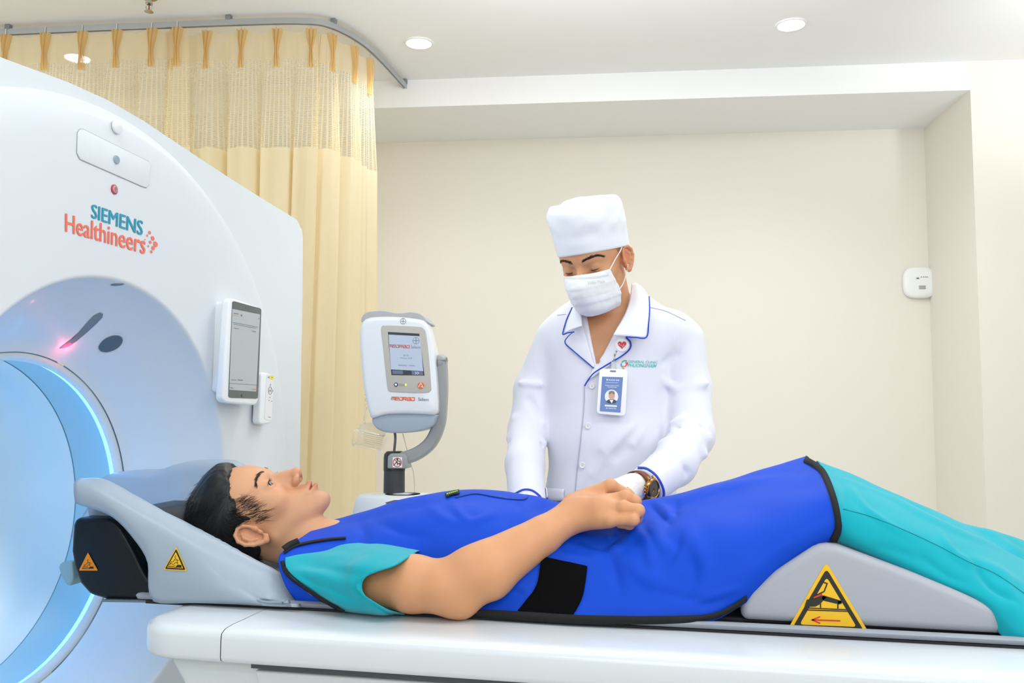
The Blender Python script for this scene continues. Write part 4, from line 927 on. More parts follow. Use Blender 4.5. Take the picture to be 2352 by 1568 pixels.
acre = [([ZA(1160, 230), ZA(1260, 320), ZA(1420, 260)], 9, .004), ([ZA(1000, 230), ZA(1100, 300), ZA(1230, 340)], 12, .003), ([ZA(700, 320), ZA(850, 380), ZA(1000, 400)], 12, -.004), ([ZA(1530, 180), ZA(1640, 250), ZA(1750, 210)], 14, -.005),
        ([ZA(1900, 430), ZA(2050, 470), ZA(2200, 400)], 9, -.006), ([ZA(2080, 420), ZA(2130, 470), ZA(2290, 330)], 11, .006), ([ZA(2060, 470), ZA(2120, 600), ZA(2150, 740)], 16, -.006), ([ZA(2200, 350), ZA(2320, 450), ZA(2352, 620)], 14, .005),
        ([ZA(1700, 480), ZA(1900, 540), ZA(2060, 520)], 12, .004), ([ZA(1480, 700), ZA(1600, 760), ZA(1700, 640)], 10, -.004), ([ZA(600, 340), ZA(620, 400), ZA(560, 460)], 14, -.004), ([ZA(1500, 560), ZA(1650, 480), ZA(1750, 470)], 12, .005),
        ([ZB(0, 470), ZB(110, 560), ZB(150, 450)], 10, -.007), ([ZB(20, 440), ZB(130, 540), ZB(60, 560)], 9, .005), ([ZB(140, 430), ZB(500, 330), ZB(900, 270)], 9, .005), ([ZB(160, 470), ZB(420, 400), ZB(560, 370)], 10, -.003), ([ZB(250, 760), ZB(260, 900), ZB(150, 1000)], 18, -.004),
        ([ZB(220, 1080), ZB(400, 1010), ZB(560, 960)], 7, .003), ([ZB(60, 1000), ZB(330, 1060), ZB(480, 1020)], 12, -.003), ([ZB(200, 620), ZB(320, 800), ZB(300, 930)], 22, .005), ([ZB(0, 560), ZB(60, 700), ZB(160, 760)], 16, .005), ([ZB(-160, 780), ZB(-60, 900), ZB(100, 960)], 14, .004), ([ZB(40, 850), ZB(120, 780), ZB(180, 640)], 12, -.005)]
apron = sheet('lead_apron', AP, 230, 130, apm, person1, thick=.004, off=-1, disp=creased(acre, .0012, 45, 8), label='royal blue lead apron bound in black')
ab = bvh_of(apron); AS = lambda x, y: surf_ap(x, y)
surf_ap = surf(ab, .0012)
def band3(name, pts, w, pj, m, parent, n=50, th=.002, label=None):
    J = Joint(); stroke(pts, w, pj, J, n=n); o = J.build(name, m, parent, label=label); s = o.modifiers.new('s', 'SOLIDIFY'); s.thickness = th; s.offset = 0; return o
band3('binding', [(1849, 1055), (1872, 1068), (1890, 1084), (1906, 1118), (1920, 1165), (1925, 1210), (1912, 1243)], 15, surf(ab, .0015), bindm, apron, label='black hem binding over the knees')
ed = [np.array(AP[i][-1]) for i in range(2, 10)]
def edge_band(name, P, w0, w1, m, parent, n=80, label=None):
    P = cr(P, n); J = Joint(); V = []
    for i, p in enumerate(P):
        t = i / (n - 1); w = w0 + (w1 - w0) * sin(pi * min(1, t * 1.2)) ** .5; V += [p + [0, -.0035, w * .62], p + [0, -.0045, w * .2], p + [0, -.003, -w * .38]]
    J.add(V, gridfaces(n, 3)); o = J.build(name, m, parent, label=label); s = o.modifiers.new('s', 'SOLIDIFY'); s.thickness = .002; s.offset = 0; return o
edge_band('binding', [np.array(Y(x, y, z)) for x, y, z in [(1010, 1404, 1.413), (1090, 1408, 1.408), (1200, 1415, 1.402), (1325, 1423, 1.40), (1450, 1425, 1.402), (1562, 1423, 1.406), (1610, 1419, 1.414), (1650, 1411, 1.420), (1690, 1391, 1.428), (1715, 1372, 1.434)]], .009, .014, bindm, apron, label='black binding along the lower edge')
# hook-and-loop strap
sp_ = sheet('strap', [[surf_ap(*q) for q in cr(r, 9)] for r in ([(1246, 1279), (1241, 1300), (1237, 1330), (1225, 1360), (1190, 1403)], [(1280, 1287), (1275, 1320), (1270, 1350), (1255, 1380), (1228, 1412)], [(1315, 1294), (1310, 1330), (1303, 1362), (1290, 1390), (1268, 1416)], [(1349, 1302), (1345, 1335), (1338, 1370), (1325, 1398), (1310, 1420)])], 24, 40, velm, apron, thick=.005, label='wide black hook-and-loop strap')
band3('pocket_seam', [(1045, 1143), (1090, 1134), (1130, 1140), (1170, 1146), (1205, 1147), (1212, 1140)], 2, surf(ab, .001), mat('apron_seam', '#173f9e', .6), apron, n=30)
tg_ = band3('maker_tab', [(1024, 1142), (1038, 1136), (1056, 1133)], 8, surf(ab, .004), mat('tab_dark', '#1e2a25', .6), apron, n=8)
J = Joint()
for i in range(6): x = 1027 + i * 4.4; y = 1141 - i * 1.25; stroke([(x, y + 1.5), (x + 1.5, y - 2), (x + 2.6, y + 1)], 1.2, surf(ab, .0065), J)
o = J.build('tab_print', mat('tab_green', '#b6d34a', .6), tg_, False); o['kind'] = 'stuff'
# ---- sleeve and trousers -------------------------------------------------
SL = [[Y(690, 1266, 1.53), Y(676, 1263, 1.49), Y(656, 1280, 1.435), Y(664, 1318, 1.398), Y(708, 1353, 1.388), Y(745, 1379, 1.398), Y(752, 1388, 1.46)],
      [Y(745, 1262, 1.56), Y(738, 1250, 1.515), Y(728, 1275, 1.45), Y(722, 1315, 1.392), Y(748, 1360, 1.372), Y(788, 1398, 1.388), Y(800, 1402, 1.46)],
      [Y(815, 1252, 1.56), Y(806, 1239, 1.52), Y(798, 1265, 1.45), Y(785, 1308, 1.380), Y(798, 1362, 1.358), Y(852, 1406, 1.372), Y(870, 1409, 1.45)],
      [Y(888, 1262, 1.55), Y(880, 1246, 1.515), Y(866, 1268, 1.415), Y(815, 1303, 1.362), Y(815, 1352, 1.350), Y(880, 1404, 1.362), Y(905, 1411, 1.45)],
      [Y(965, 1272, 1.52), Y(957, 1267, 1.43), Y(908, 1298, 1.352), Y(832, 1325, 1.348), Y(823, 1356, 1.343), Y(885, 1396, 1.352), Y(930, 1411, 1.40)]]
scre = [([ZA(600, 640), ZA(420, 590), ZA(230, 560)], 9, -.004), ([ZA(560, 700), ZA(380, 640), ZA(200, 600)], 8, .003), ([ZA(560, 520), ZA(400, 520), ZA(200, 510)], 9, .003), ([ZA(540, 770), ZA(360, 700), ZA(240, 640)], 9, -.004), ([ZA(830, 480), ZA(640, 470), ZA(400, 450)], 12, .003), ([ZA(700, 560), ZA(600, 620), ZA(500, 600)], 10, -.003), ([ZA(600, 820), ZA(480, 780), ZA(330, 680)], 9, .003)]
shirt = sheet('scrub_shirt', SL, 90, 70, teal, person1, thick=.002, disp=creased(scre, .0012, 60, 5), label='teal short sleeve of the hospital shirt')
asb = bvh_of(apron, shirt)
band3('binding', [(648, 1290), (656, 1311), (676, 1331), (711, 1355), (745, 1378), (772, 1393), (792, 1402)], 9, surf(asb, .0025), bindm, apron)
band3('binding', [(652, 1272), (676, 1257), (712, 1248), (755, 1241), (795, 1238)], 4.5, surf(asb, .003), bindm, apron)
band3('shoulder_tab', [(652, 1262), (666, 1252), (686, 1243)], 17, surf(ab, .003), bindm, apron, n=12)
NL = [[Y(1862, 1100, 1.62), Y(1885, 1082, 1.60), Y(1900, 1098, 1.545), Y(1914, 1130, 1.49), Y(1922, 1180, 1.46), Y(1915, 1225, 1.465), Y(1895, 1252, 1.50)],
      [Y(1960, 1125, 1.62), Y(1965, 1110, 1.59), Y(1968, 1135, 1.53), Y(1968, 1170, 1.48), Y(1965, 1215, 1.46), Y(1958, 1250, 1.465), Y(1945, 1264, 1.50)],
      [Y(2060, 1160, 1.62), Y(2062, 1150, 1.59), Y(2063, 1172, 1.53), Y(2060, 1205, 1.48), Y(2056, 1250, 1.46), Y(2050, 1290, 1.462), Y(2040, 1305, 1.50)],
      [Y(2155, 1205, 1.62), Y(2158, 1193, 1.59), Y(2158, 1215, 1.53), Y(2155, 1250, 1.48), Y(2148, 1295, 1.458), Y(2140, 1330, 1.455), Y(2130, 1348, 1.49)],
      [Y(2250, 1250, 1.62), Y(2252, 1240, 1.59), Y(2255, 1262, 1.53), Y(2252, 1300, 1.475), Y(2246, 1345, 1.445), Y(2240, 1372, 1.44), Y(2225, 1378, 1.47)],
      [Y(2340, 1290, 1.62), Y(2342, 1283, 1.59), Y(2348, 1310, 1.53), Y(2350, 1350, 1.465), Y(2346, 1395, 1.428), Y(2336, 1440, 1.418), Y(2322, 1478, 1.425)],
      [Y(2440, 1335, 1.62), Y(2445, 1325, 1.59), Y(2455, 1360, 1.53), Y(2455, 1400, 1.465), Y(2450, 1450, 1.43), Y(2440, 1495, 1.42), Y(2425, 1520, 1.45)],
      [Y(2560, 1385, 1.62), Y(2565, 1378, 1.59), Y(2575, 1400, 1.53), Y(2575, 1440, 1.48), Y(2570, 1490, 1.46), Y(2560, 1520, 1.48), Y(2545, 1535, 1.52)]]
pcre = [([ZB(1150, 240), ZB(1400, 330), ZB(1700, 500), ZB(2000, 640), ZB(2352, 760)], 7, .005), ([ZB(1240, 330), ZB(1330, 440), ZB(1480, 560), ZB(1640, 640)], 7, .004), ([ZB(1800, 600), ZB(1900, 740), ZB(2050, 850)], 8, .004), ([ZB(2020, 800), ZB(2130, 950), ZB(2300, 1060)], 8, -.006), ([ZB(1960, 780), ZB(2100, 820), ZB(2352, 960)], 12, .005), ([ZB(1180, 300), ZB(1220, 420), ZB(1180, 520)], 8, -.004), ([ZB(2150, 830), ZB(2250, 950), ZB(2300, 1150)], 12, .004), ([ZB(1400, 700), ZB(1560, 740), ZB(1780, 830)], 12, -.003), ([ZB(1700, 760), ZB(1850, 880), ZB(2000, 940)], 10, -.004)]
trou = sheet('scrub_trousers', NL, 130, 70, teal, person1, thick=.002, disp=creased(pcre, .0015, 50, 3), label='teal hospital trousers, nearer leg')
FL = [[wv(.20, 1.80, 1.07), wv(.20, 1.795, 1.12), Y(1872, 1063, 1.73), Y(1885, 1072, 1.68), Y(1895, 1100, 1.62), Y(1895, 1150, 1.60)],
      [wv(.28, 1.79, 1.04), wv(.28, 1.79, 1.09), Y(1960, 1096, 1.73), Y(1964, 1105, 1.67), Y(1966, 1135, 1.615), Y(1964, 1180, 1.60)],
      [wv(.35, 1.78, 1.02), wv(.35, 1.78, 1.07), Y(2078, 1148, 1.73), Y(2080, 1160, 1.67), Y(2080, 1190, 1.615), Y(2078, 1230, 1.60)],
      [wv(.43, 1.78, 1.0), wv(.43, 1.78, 1.05), Y(2190, 1192, 1.72), Y(2192, 1205, 1.66), Y(2192, 1235, 1.61), Y(2188, 1270, 1.60)],
      [wv(.50, 1.77, .98), wv(.50, 1.77, 1.03), Y(2275, 1220, 1.71), Y(2278, 1235, 1.66), Y(2278, 1265, 1.61), Y(2275, 1300, 1.60)],
      [wv(.56, 1.77, .97), wv(.56, 1.77, 1.02), Y(2355, 1245, 1.71), Y(2360, 1262, 1.66), Y(2360, 1295, 1.61), Y(2355, 1330, 1.60)],
      [wv(.64, 1.76, .97), wv(.64, 1.76, 1.0), Y(2520, 1310, 1.71), Y(2525, 1325, 1.66), Y(2525, 1355, 1.61), Y(2520, 1400, 1.60)]]
sheet('scrub_trousers', FL, 110, 50, teal, person1, thick=.002, disp=creased([([ZB(1400, 280), ZB(1800, 450), ZB(2200, 700)], 8, .003), ([ZB(2100, 600), ZB(2250, 680), ZB(2352, 780)], 8, -.004), ([ZB(2200, 640), ZB(2352, 720)], 6, .003)], .0012, 50, 6), label='teal hospital trousers, farther leg')
tb_ = bvh_of(trou); band3('trouser_seam', [ZB(1205, 465), ZB(1400, 520), ZB(1640, 620), ZB(1850, 720), ZB(2000, 800), ZB(2180, 880), ZB(2352, 1000)], 1.2, surf(tb_, .0006), mat('teal_seam', '#0f98a6', .8), trou, th=.0008)
# ================================================================== TECHNICIAN
TX, TI = xf([[-0.9386, -0.2984, -0.1732], [0.3415, -0.8754, -0.3422], [-0.0495, -0.3804, 0.9235]], [-.2335, 2.0, 1.6306], .96)
def P(px, py, y): return onY(px, py, y)
base2 = P(1398, 735, 2.10)
def torso2(q, g=0.0):
    d = fcap(q, P(1396, 815, 2.09), P(1400, 1010, 2.08), .150 + g, .142 + g, (0, 1, 0), .66)
    d = smin(d, fcap(q, P(1400, 1010, 2.08), P(1405, 1330, 2.10), .142 + g, .158 + g, (0, 1, 0), .70), .02)
    d = smin(d, cap(q, P(1300, 772, 2.10), P(1545, 765, 2.10), .050 + g, .054 + g), .06)
    d = smin(d, cap(q, P(1360, 735, 2.11), P(1450, 722, 2.12), .05 + g, .05 + g), .05)
    return d
def body2(p):
    H = TX(np.zeros(3))
    def hf(q):
        d = head_sdf(TI(q), lid=0); nk = cap(q, TX([0, -.030, -.045]), base2 + [0, .01, -.01], .052, .062); return smin(d, nk, .02)
    d = boxed(p, H - [.15, .15, .16], H + [.15, .2, .13], hf)
    return smin(d, boxed(p, base2 - [.17, .16, .22], base2 + [.17, .16, .08], lambda q: torso2(q, -.013)), .015)
V, Q = sdf_mesh(body2, TX(np.zeros(3)) - [.18, .16, .42], TX(np.zeros(3)) + [.2, .26, .15], .0022)
def coarse2(p):
    d = smin(torso2(p, -.022), cap(p, base2, P(1398, 850, 2.09), .05, .09), .03)
    for s, x in ((-1, -.27), (1, -.02)): d = smin(d, chain(p, [(x, 2.13, .86), (x - s * .0, 2.12, .50), (x, 2.14, .10), (x, 2.02, .05)], [.085, .06, .042, .035], .03), .03)
    d = smin(d, chain(p, [P(1268, 785, 2.09), P(1222, 900, 2.08), P(1212, 995, 2.05), P(1206, 1070, 1.95), P(1212, 1150, 1.88)], [.026, .026, .025, .024, .022], .01), .015)
    d = smin(d, chain(p, [P(1572, 785, 2.10), P(1580, 900, 2.09), P(1590, 1005, 2.03), P(1550, 1070, 1.94), P(1470, 1125, 1.83)], [.028, .028, .027, .026, .024], .01), .015); return d
V2, Q2 = sdf_mesh(coarse2, (-.52, 1.75, .01), (.16, 2.32, 1.52), .009)
root2 = np.array([-.18, 2.12, 0.0]); VV = np.vstack([V, V2])
person2 = fast('person', VV - root2, np.vstack([Q, Q2 + len(V)]), skin_t); person2.location = root2
tag(person2, 'technician standing behind the scanner table in a white coat, cap and face mask, looking down', 'person')
L = TI(VV.astype(np.float32)); tint = np.ones((len(VV), 3)); hd = np.linalg.norm(L, axis=1) < .17
blob((.078, -.012, 0), (.014, .03, .036), (1.08, .78, .70), .7); blob((.033, .082, .004), (.02, .012, .010), (.78, .70, .66), .55); blob((0, .08, .0), (.012, .02, .02), (.92, .88, .86), .5); blob((.033, .08, -.014), (.016, .014, .006), (.86, .78, .76), .5)
vcol(person2, 'tint', tint)
eyes(person2, TX, 1, (0, .85, -.55)); brow(TX, [(.012, .090, .0195), (.026, .088, .0235), (.042, .075, .026), (.054, .062, .020)], person2, hfp, 260, ln=.0075, seed=9, r=.00045)

for k in (-1, 1): tube('eyelashes', [TX([k * (EYE[0] + .0157 * sin(f) * .98), EYE[1] + .0157 * cos(f) * cos(.38), EYE[2] - .0157 * sin(.38) - .0008 + .002 * abs(f)]) for f in np.linspace(-.95, .95, 15)], [.0002, .0009, .0010, .0009, .0002], browm, person2, seg=6)
hair_strands(TX, [(.026, .050), (.018, .020), (.010, .002), (.004, -.004), (-.004, .010), (-.02, .02), (-.036, .0), (-.046, -.03), (-.14, -.035), (-.14, .05)], 900, 8, person2, lambda q: np.minimum(head_sdf(q, ears=False), ell(q, (0, -.016, .04), (.0775, .094, .086))), comb=lambda Pq: np.tile([0, -.1, -1.0], (len(Pq), 1)), length=.012, r=.0003, lift=.02)
# ---- coat -------------------------------------------------------------
coatm = mat('coat_white', '#edeef8', .75, spec=.2, bump=.1, bscale=1500, sheen=.1); pipem = mat('piping_blue', '#2247c0', .6); gl = mat('glove_ivory', '#ece6df', .55, sss=.05, bump=.2, bscale=250)
cuffL = [P(1206, 1070, 1.95), P(1210, 1140, 1.885)]; cuffR = [P(1548, 1068, 1.93), P(1492, 1112, 1.853)]
def clipcap(d, q, a, b):   # keep only what lies before the plane through b, normal a->b
    n = (b - a) / np.linalg.norm(b - a); return smax(d, (q - b.astype(np.float32)) @ n.astype(np.float32), .004)
vn = [P(1366, 842, 1.95), P(1333, 690, 1.95), P(1470, 630, 1.95)]
def coat_sdf(p):
    d = torso2(p)
    d = smin(d, fcap(p, P(1402, 1180, 2.09), np.array([-.15, 2.12, .62]), .150, .175, (0, 1, 0), .72), .04)
    al = chain(p, [P(1275, 780, 2.10), P(1226, 895, 2.09), P(1213, 990, 2.06), P(1206, 1065, 1.955), cuffL[1] + (cuffL[1] - cuffL[0]) * .8], [.050, .0465, .0465, .043, .040], .016)
    al = clipcap(al, p, cuffL[0], cuffL[1] + (cuffL[1] - cuffL[0]) * .5)
    ar = chain(p, [P(1565, 782, 2.11), P(1578, 890, 2.10), P(1588, 1000, 2.04), P(1550, 1064, 1.945), cuffR[1] + (cuffR[1] - cuffR[0]) * .4], [.054, .054, .050, .046, .041], .018)
    ar = clipcap(ar, p, cuffR[0], cuffR[1] + (cuffR[1] - cuffR[0]) * .18)
    # hollow cuffs
    al = smax(al, -cap(p, cuffL[1], cuffL[1] + (cuffL[1] - cuffL[0]), .031), .003); ar = smax(ar, -cap(p, cuffR[1] + (cuffR[1] - cuffR[0]) * .05, cuffR[1] + (cuffR[1] - cuffR[0]), .0325), .003)
    d = smin(d, al, .012); d = smin(d, ar, .012)
    # folds: ridges running round the bent sleeves
    w = 0
    for (a, b, r0, amp) in COATF: 
        k = cap(p, a, b, 0.0); w = w + amp * np.exp(-(k / r0) ** 2)
    d = d - w - .0012 * snoise(p * np.array([1.4, 1, .6], np.float32), 38, 11)
    # V opening
    x, z = p[:, 0], p[:, 2]; v = None
    for i in range(3):
        a, b = vn[i], vn[(i + 1) % 3]; e = np.array([b[0] - a[0], b[2] - a[2]]); n = np.array([e[1], -e[0]]) / np.linalg.norm(e); c = (vn[0] + vn[1] + vn[2]) / 3
        if (c[0] - a[0]) * n[0] + (c[2] - a[2]) * n[1] > 0: n = -n
        h = (x - a[0]) * n[0] + (z - a[2]) * n[1]; v = h if v is None else np.maximum(v, h)
    v = np.maximum(v, p[:, 1] - 2.13); d = smax(d, -v, .002)
    nkh = cap(p, base2 + [0, .02, -.06], TX([0, -.03, -.06]), .058, .066); return smax(d, -nkh, .003)
def ZT(x, y): return (1130 + x / 3.4836, 800 + y / 3.4836)
COATF = []
for A, B, y, r0, amp in [((1340, 240), (1480, 330), 2.045, .010, .007), ((1480, 340), (1750, 270), 2.05, .011, .008), ((1360, 345), (1400, 560), 2.03, .010, -.006), ((1370, 600), (1520, 560), 2.0, .012, .007), ((1480, 640), (1720, 720), 2.0, .012, .008), ((1390, 590), (1560, 680), 1.99, .008, -.007), ((1600, 790), (1710, 850), 1.98, .012, .008),
                     ((1260, 760), (1500, 690), 1.95, .012, .005), ((1330, 720), (1650, 640), 2.0, .010, -.006), ((140, 720), (300, 680), 2.02, .010, .007), ((300, 690), (420, 760), 2.0, .010, .007), ((170, 760), (380, 780), 1.99, .010, -.006), ((200, 270), (390, 290), 2.04, .010, .005), ((300, 420), (400, 560), 2.03, .012, -.006), ((180, 560), (400, 600), 2.03, .012, .004),
                     ((900, 800), (1150, 600), 1.975, .022, .005), ((1000, 860), (1280, 560), 1.975, .016, -.006), ((800, 1000), (1300, 480), 1.97, .018, .004), ((1130, 760), (1360, 500), 1.985, .015, .006), ((700, 700), (760, 1100), 1.97, .02, .002), ((1450, 900), (1560, 1000), 1.90, .012, -.004), ((1300, 880), (1440, 800), 1.90, .012, .004), ((1330, 130), (1480, 60), 2.05, .014, -.004)]:
    COATF.append((P(*ZT(*A), y), P(*ZT(*B), y), r0 * .8, amp * 1.6))
V, Q = sdf_mesh(coat_sdf, (-.55, 1.74, .60), (.20, 2.36, 1.60), .0036)
coat = fast('coat', V, Q, coatm, person2, label='white clinic coat with blue piping')
cb = bvh_of(coat); CS = surf(cb, .0012)
lb2 = [(1300, 1062), (1255, 1155)]
def patch(name, A, B, pj, m, parent, n=24, k=8, bulge=.002, th=.0018, label=None):
    A = cr(A, n); B = cr(B, n); G = []
    for i in range(n): G.append([pj(*(A[i] + (B[i] - A[i]) * j / (k - 1)), bulge * (.4 + sin(pi * j / (k - 1)) * .8)) for j in range(k)])
    o = mesh(name, np.array(G).reshape(-1, 3), gridfaces(n, k), m, parent, label=label); s = o.modifiers.new('s', 'SOLIDIFY'); s.thickness = th; s.offset = 0; return o
C5 = surf(cb, .005); C4 = surf(cb, .003)
# explicit heights for the collar beside the neck
def cpt(px, py, y): return P(px, py, y)
col_r = sheet('collar', [[cpt(1451, 652, 2.075), cpt(1446, 690, 2.03), cpt(1434, 725, 1.99), cpt(1416, 756, 1.962), cpt(1408, 770, 1.955)], [cpt(1462, 650, 2.07), cpt(1466, 690, 2.02), cpt(1458, 728, 1.982), cpt(1442, 758, 1.962), cpt(1434, 772, 1.956)], [cpt(1478, 664, 2.06), cpt(1482, 700, 2.015), cpt(1478, 735, 1.985), cpt(1466, 762, 1.968), cpt(1460, 774, 1.96)], [cpt(1490, 681, 2.055), cpt(1491, 710, 2.02), cpt(1489, 738, 1.99), cpt(1486, 765, 1.975), cpt(1484, 775, 1.97)]], 16, 24, coatm, coat, thick=.002)
tube('collar_piping', [cpt(1491, 681, 2.054), cpt(1492, 710, 2.018), cpt(1490, 740, 1.988), cpt(1485, 774, 1.968), cpt(1460, 774.5, 1.957), cpt(1437, 773, 1.952)], .0016, pipem, coat, n=40, seg=8)
col_l = sheet('collar', [[cpt(1334, 702, 2.02), cpt(1336, 725, 1.99), cpt(1337, 748, 1.965)], [cpt(1322, 704, 2.03), cpt(1318, 730, 1.99), cpt(1314, 756, 1.968)], [cpt(1310, 712, 2.04), cpt(1300, 738, 2.0), cpt(1294, 766, 1.975)]], 10, 16, coatm, coat, thick=.002)
tube('collar_piping', [cpt(1314, 706, 2.038), cpt(1302, 732, 2.0), cpt(1294, 758, 1.976), cpt(1293, 768, 1.97), cpt(1304, 764, 1.965), cpt(1319, 762, 1.96)], .0015, pipem, coat, n=36, seg=8)
lap_l = patch('lapel', [(1338, 742), (1350, 785), (1366, 842)], [(1318, 763), (1300, 790), (1363, 846)], C4, coatm, coat)
tube('lapel_piping', [CS(*q) + (CAM - CS(*q)) / np.linalg.norm(CAM - CS(*q)) * .004 for q in cr([(1319, 762), (1303, 776), (1299, 788), (1318, 806), (1345, 829), (1364, 845)], 30)], .0016, pipem, coat, seg=8)
lap_r = patch('lapel', [(1408, 768), (1390, 800), (1366, 842), (1352, 868)], [(1437, 774), (1447, 803), (1400, 840), (1354, 872)], C4, coatm, coat)
tube('lapel_piping', [CS(*q) + (CAM - CS(*q)) / np.linalg.norm(CAM - CS(*q)) * .0045 for q in cr([(1438, 774), (1448, 786), (1447, 800), (1430, 816), (1395, 837), (1365, 856), (1351, 873), (1343, 886)], 36)], .0017, pipem, coat, seg=8)
band3('placket_edge', [(1343, 885), (1341, 940), (1334, 1010), (1326, 1080), (1320, 1150)], 1.6, surf(cb, .0012), mat('coat_seam', '#c3c4d4', .8), coat, n=30, th=.001)
band3('shoulder_seam', [(1494, 706), (1530, 715), (1575, 736)], 1.2, surf(cb, .0008), mat('coat_seam', '', .8), coat, n=20, th=.0008)
band3('shoulder_seam', [(1280, 724), (1300, 722)], 1.2, surf(cb, .0008), mat('coat_seam', '', .8), coat, n=6, th=.0008)
btm = mat('button_white', '#f4f4f6', .3, coat=.3)
for x, y in ((1360, 886), (1351, 978), (1338, 1068)):
    c = surf(cb, .001)(x, y); d = (CAM - c) * [.6, 1, .3]; b = lathe('button', [(.0002, .0014), (.0045, .0014), (.0055, .0026), (.0068, .0022), (.0070, .0), (.0068, -.002)], btm, coat, o=c, ax=d, seg=24)
    q = Vector((0, 0, 1)).rotation_difference(Vector(d).normalized())
    for u, v in ((-1, -1), (1, -1), (-1, 1), (1, 1)): V, F = [], []; h = np.array(q @ Vector((u * .0015, v * .0015, .0018))); lathe('button_hole', [(.0001, .0003), (.0007, .0002), (.0008, -.0004)], mat('hole_grey', '#9a9aa2', .7), b, o=c + h, ax=d, seg=8)
band3('cuff_piping', [(1466, 1075), (1485, 1077), (1505, 1091), (1519, 1113), (1524, 1135), (1517, 1157)], 3.6, surf(cb, .0015), pipem, coat, n=30, th=.002)
band3('cuff_piping', [(1184, 1134), (1203, 1125), (1222, 1127), (1238, 1139), (1243, 1148)], 3.2, surf(cb, .0015), pipem, coat, n=24, th=.002)
pk_ = patch('pocket_flap', [(1250, 1120), (1272, 1121), (1298, 1123)], [(1252, 1146), (1272, 1150), (1297, 1149)], surf(cb, .003), coatm, coat, n=12, k=5)
band3('pocket_piping', [(1251, 1144), (1262, 1150), (1280, 1153), (1298, 1151)], 3, surf(cb, .005), pipem, coat, n=14, th=.002)
# embroidered logo
lg = Joint(); LG = surf(cb, .0015)
for col, pts in ((0, [(1428, 832), (1434, 828), (1440, 829)]), (1, [(1440, 832), (1438, 839), (1434, 842)]), (2, [(1433, 840), (1430, 844), (1434, 847)]), (3, [(1427, 834), (1427, 840), (1431, 841)]), (1, [(1436, 833), (1441, 833), (1440, 838)])): stroke(pts, 2.4, LG, lg, col, n=8)
o = lg.build('embroidered_emblem', [mat('thread_green', '#3fae7c', .7), mat('thread_red', '#e2584f', .7), mat('thread_orange', '#ee9a3e', .7), mat('thread_blue', '#4aa3cf', .7)], coat, False); o['kind'] = 'stuff'
J = Joint(); text(J, 'GENERAL CLINIC', [(1443, 827), (1510, 829), (1510, 834.5), (1443, 833)], LG, bold=.01); text(J, 'PHUONGNAM', [(1443, 834.5), (1508, 836), (1505, 843.5), (1442, 842.5)], LG, bold=.014); o = J.build('embroidered_lettering', mat('thread_turquoise', '#62cfc6', .7), coat, False); o['kind'] = 'stuff'
# trousers + shoes (hidden behind the table)
def tr2(p):
    d = None
    for s, x in ((-1, -.27), (1, -.02)): c = chain(p, [(x, 2.13, .84), (x, 2.12, .5), (x, 2.14, .12)], [.105, .08, .062], .02); d = c if d is None else smin(d, c, .03)
    return smax(d, -(p[:, 2] - .09), .005)
V, Q = sdf_mesh(tr2, (-.42, 1.98, .02), (.14, 2.28, .98), .009); fast('trousers', V, Q, coatm, person2)
for x in (-.27, -.02):
    V, Q = sdf_mesh(lambda p: smax(chain(p, [(x, 2.18, .045), (x, 2.05, .04), (x, 1.96, .03)], [.045, .045, .04], .02), -(p[:, 2] - .002), .004), (x - .07, 1.9, -.02), (x + .07, 2.25, .12), .006); fast('shoe', V, Q, BLK, person2)
# ---- surgical cap: built in head space
capm = mat('cap_white', '#eef1f8', .8, spec=.2, bump=.1, bscale=1400, sheen=.1)
rows = []
RSS = np.random.default_rng(2)
for z, rx, ry, cy, tl in [(.030, .0815, .1005, -.010, .030), (.034, .0838, .1025, -.010, .030), (.060, .0852, .1035, -.010, .024), (.086, .0870, .1045, -.011, .016), (.108, .0885, .1050, -.012, .010), (.126, .0880, .1040, -.014, .006), (.138, .0820, .0980, -.014, .003), (.1435, .068, .083, -.014, .0), (.143, .045, .055, -.014, 0), (.140, .02, .025, -.014, 0), (.139, .001, .001, -.014, 0)]:
    r = []
    for i in range(28):
        a = 2 * pi * i / 28; r.append((rx * cos(a), cy + ry * sin(a), z + tl * .9 * (sin(a) - .55) * (.9 if sin(a) > 0 else 1.1) * .6 + (.0035 * sin(3 * a + 1) + .002 * sin(5 * a) if .12 < z < .142 else 0) + (.006 * cos(a) if z > .1 else 0)))
    rows.append([np.array(q) for q in r])
def capd(G):
    n = len(G); H = snoise((G.reshape(-1, 3) * [1, 1, 2.2]).astype(np.float32), 45, 6).reshape(G.shape[:2]) * .0042 + snoise((G.reshape(-1, 3) * [1, 1, 1]).astype(np.float32), 90, 7).reshape(G.shape[:2]) * .0018
    ctr = np.array([0, -.012, .06]); d = G - ctr; d /= np.linalg.norm(d, axis=2)[..., None]; w = np.clip((G[..., 2] - .045) / .04, 0, 1) * np.clip(np.linalg.norm(G[..., :2], axis=2) / .03, 0, 1)
    G = G + d * (H * w)[..., None]; return TX(G.reshape(-1, 3)).reshape(G.shape)
sheet('surgical_cap', rows, 70, 120, capm, person2, thick=.0015, off=1, disp=capd, cv=True, label='tall white cloth surgical cap')
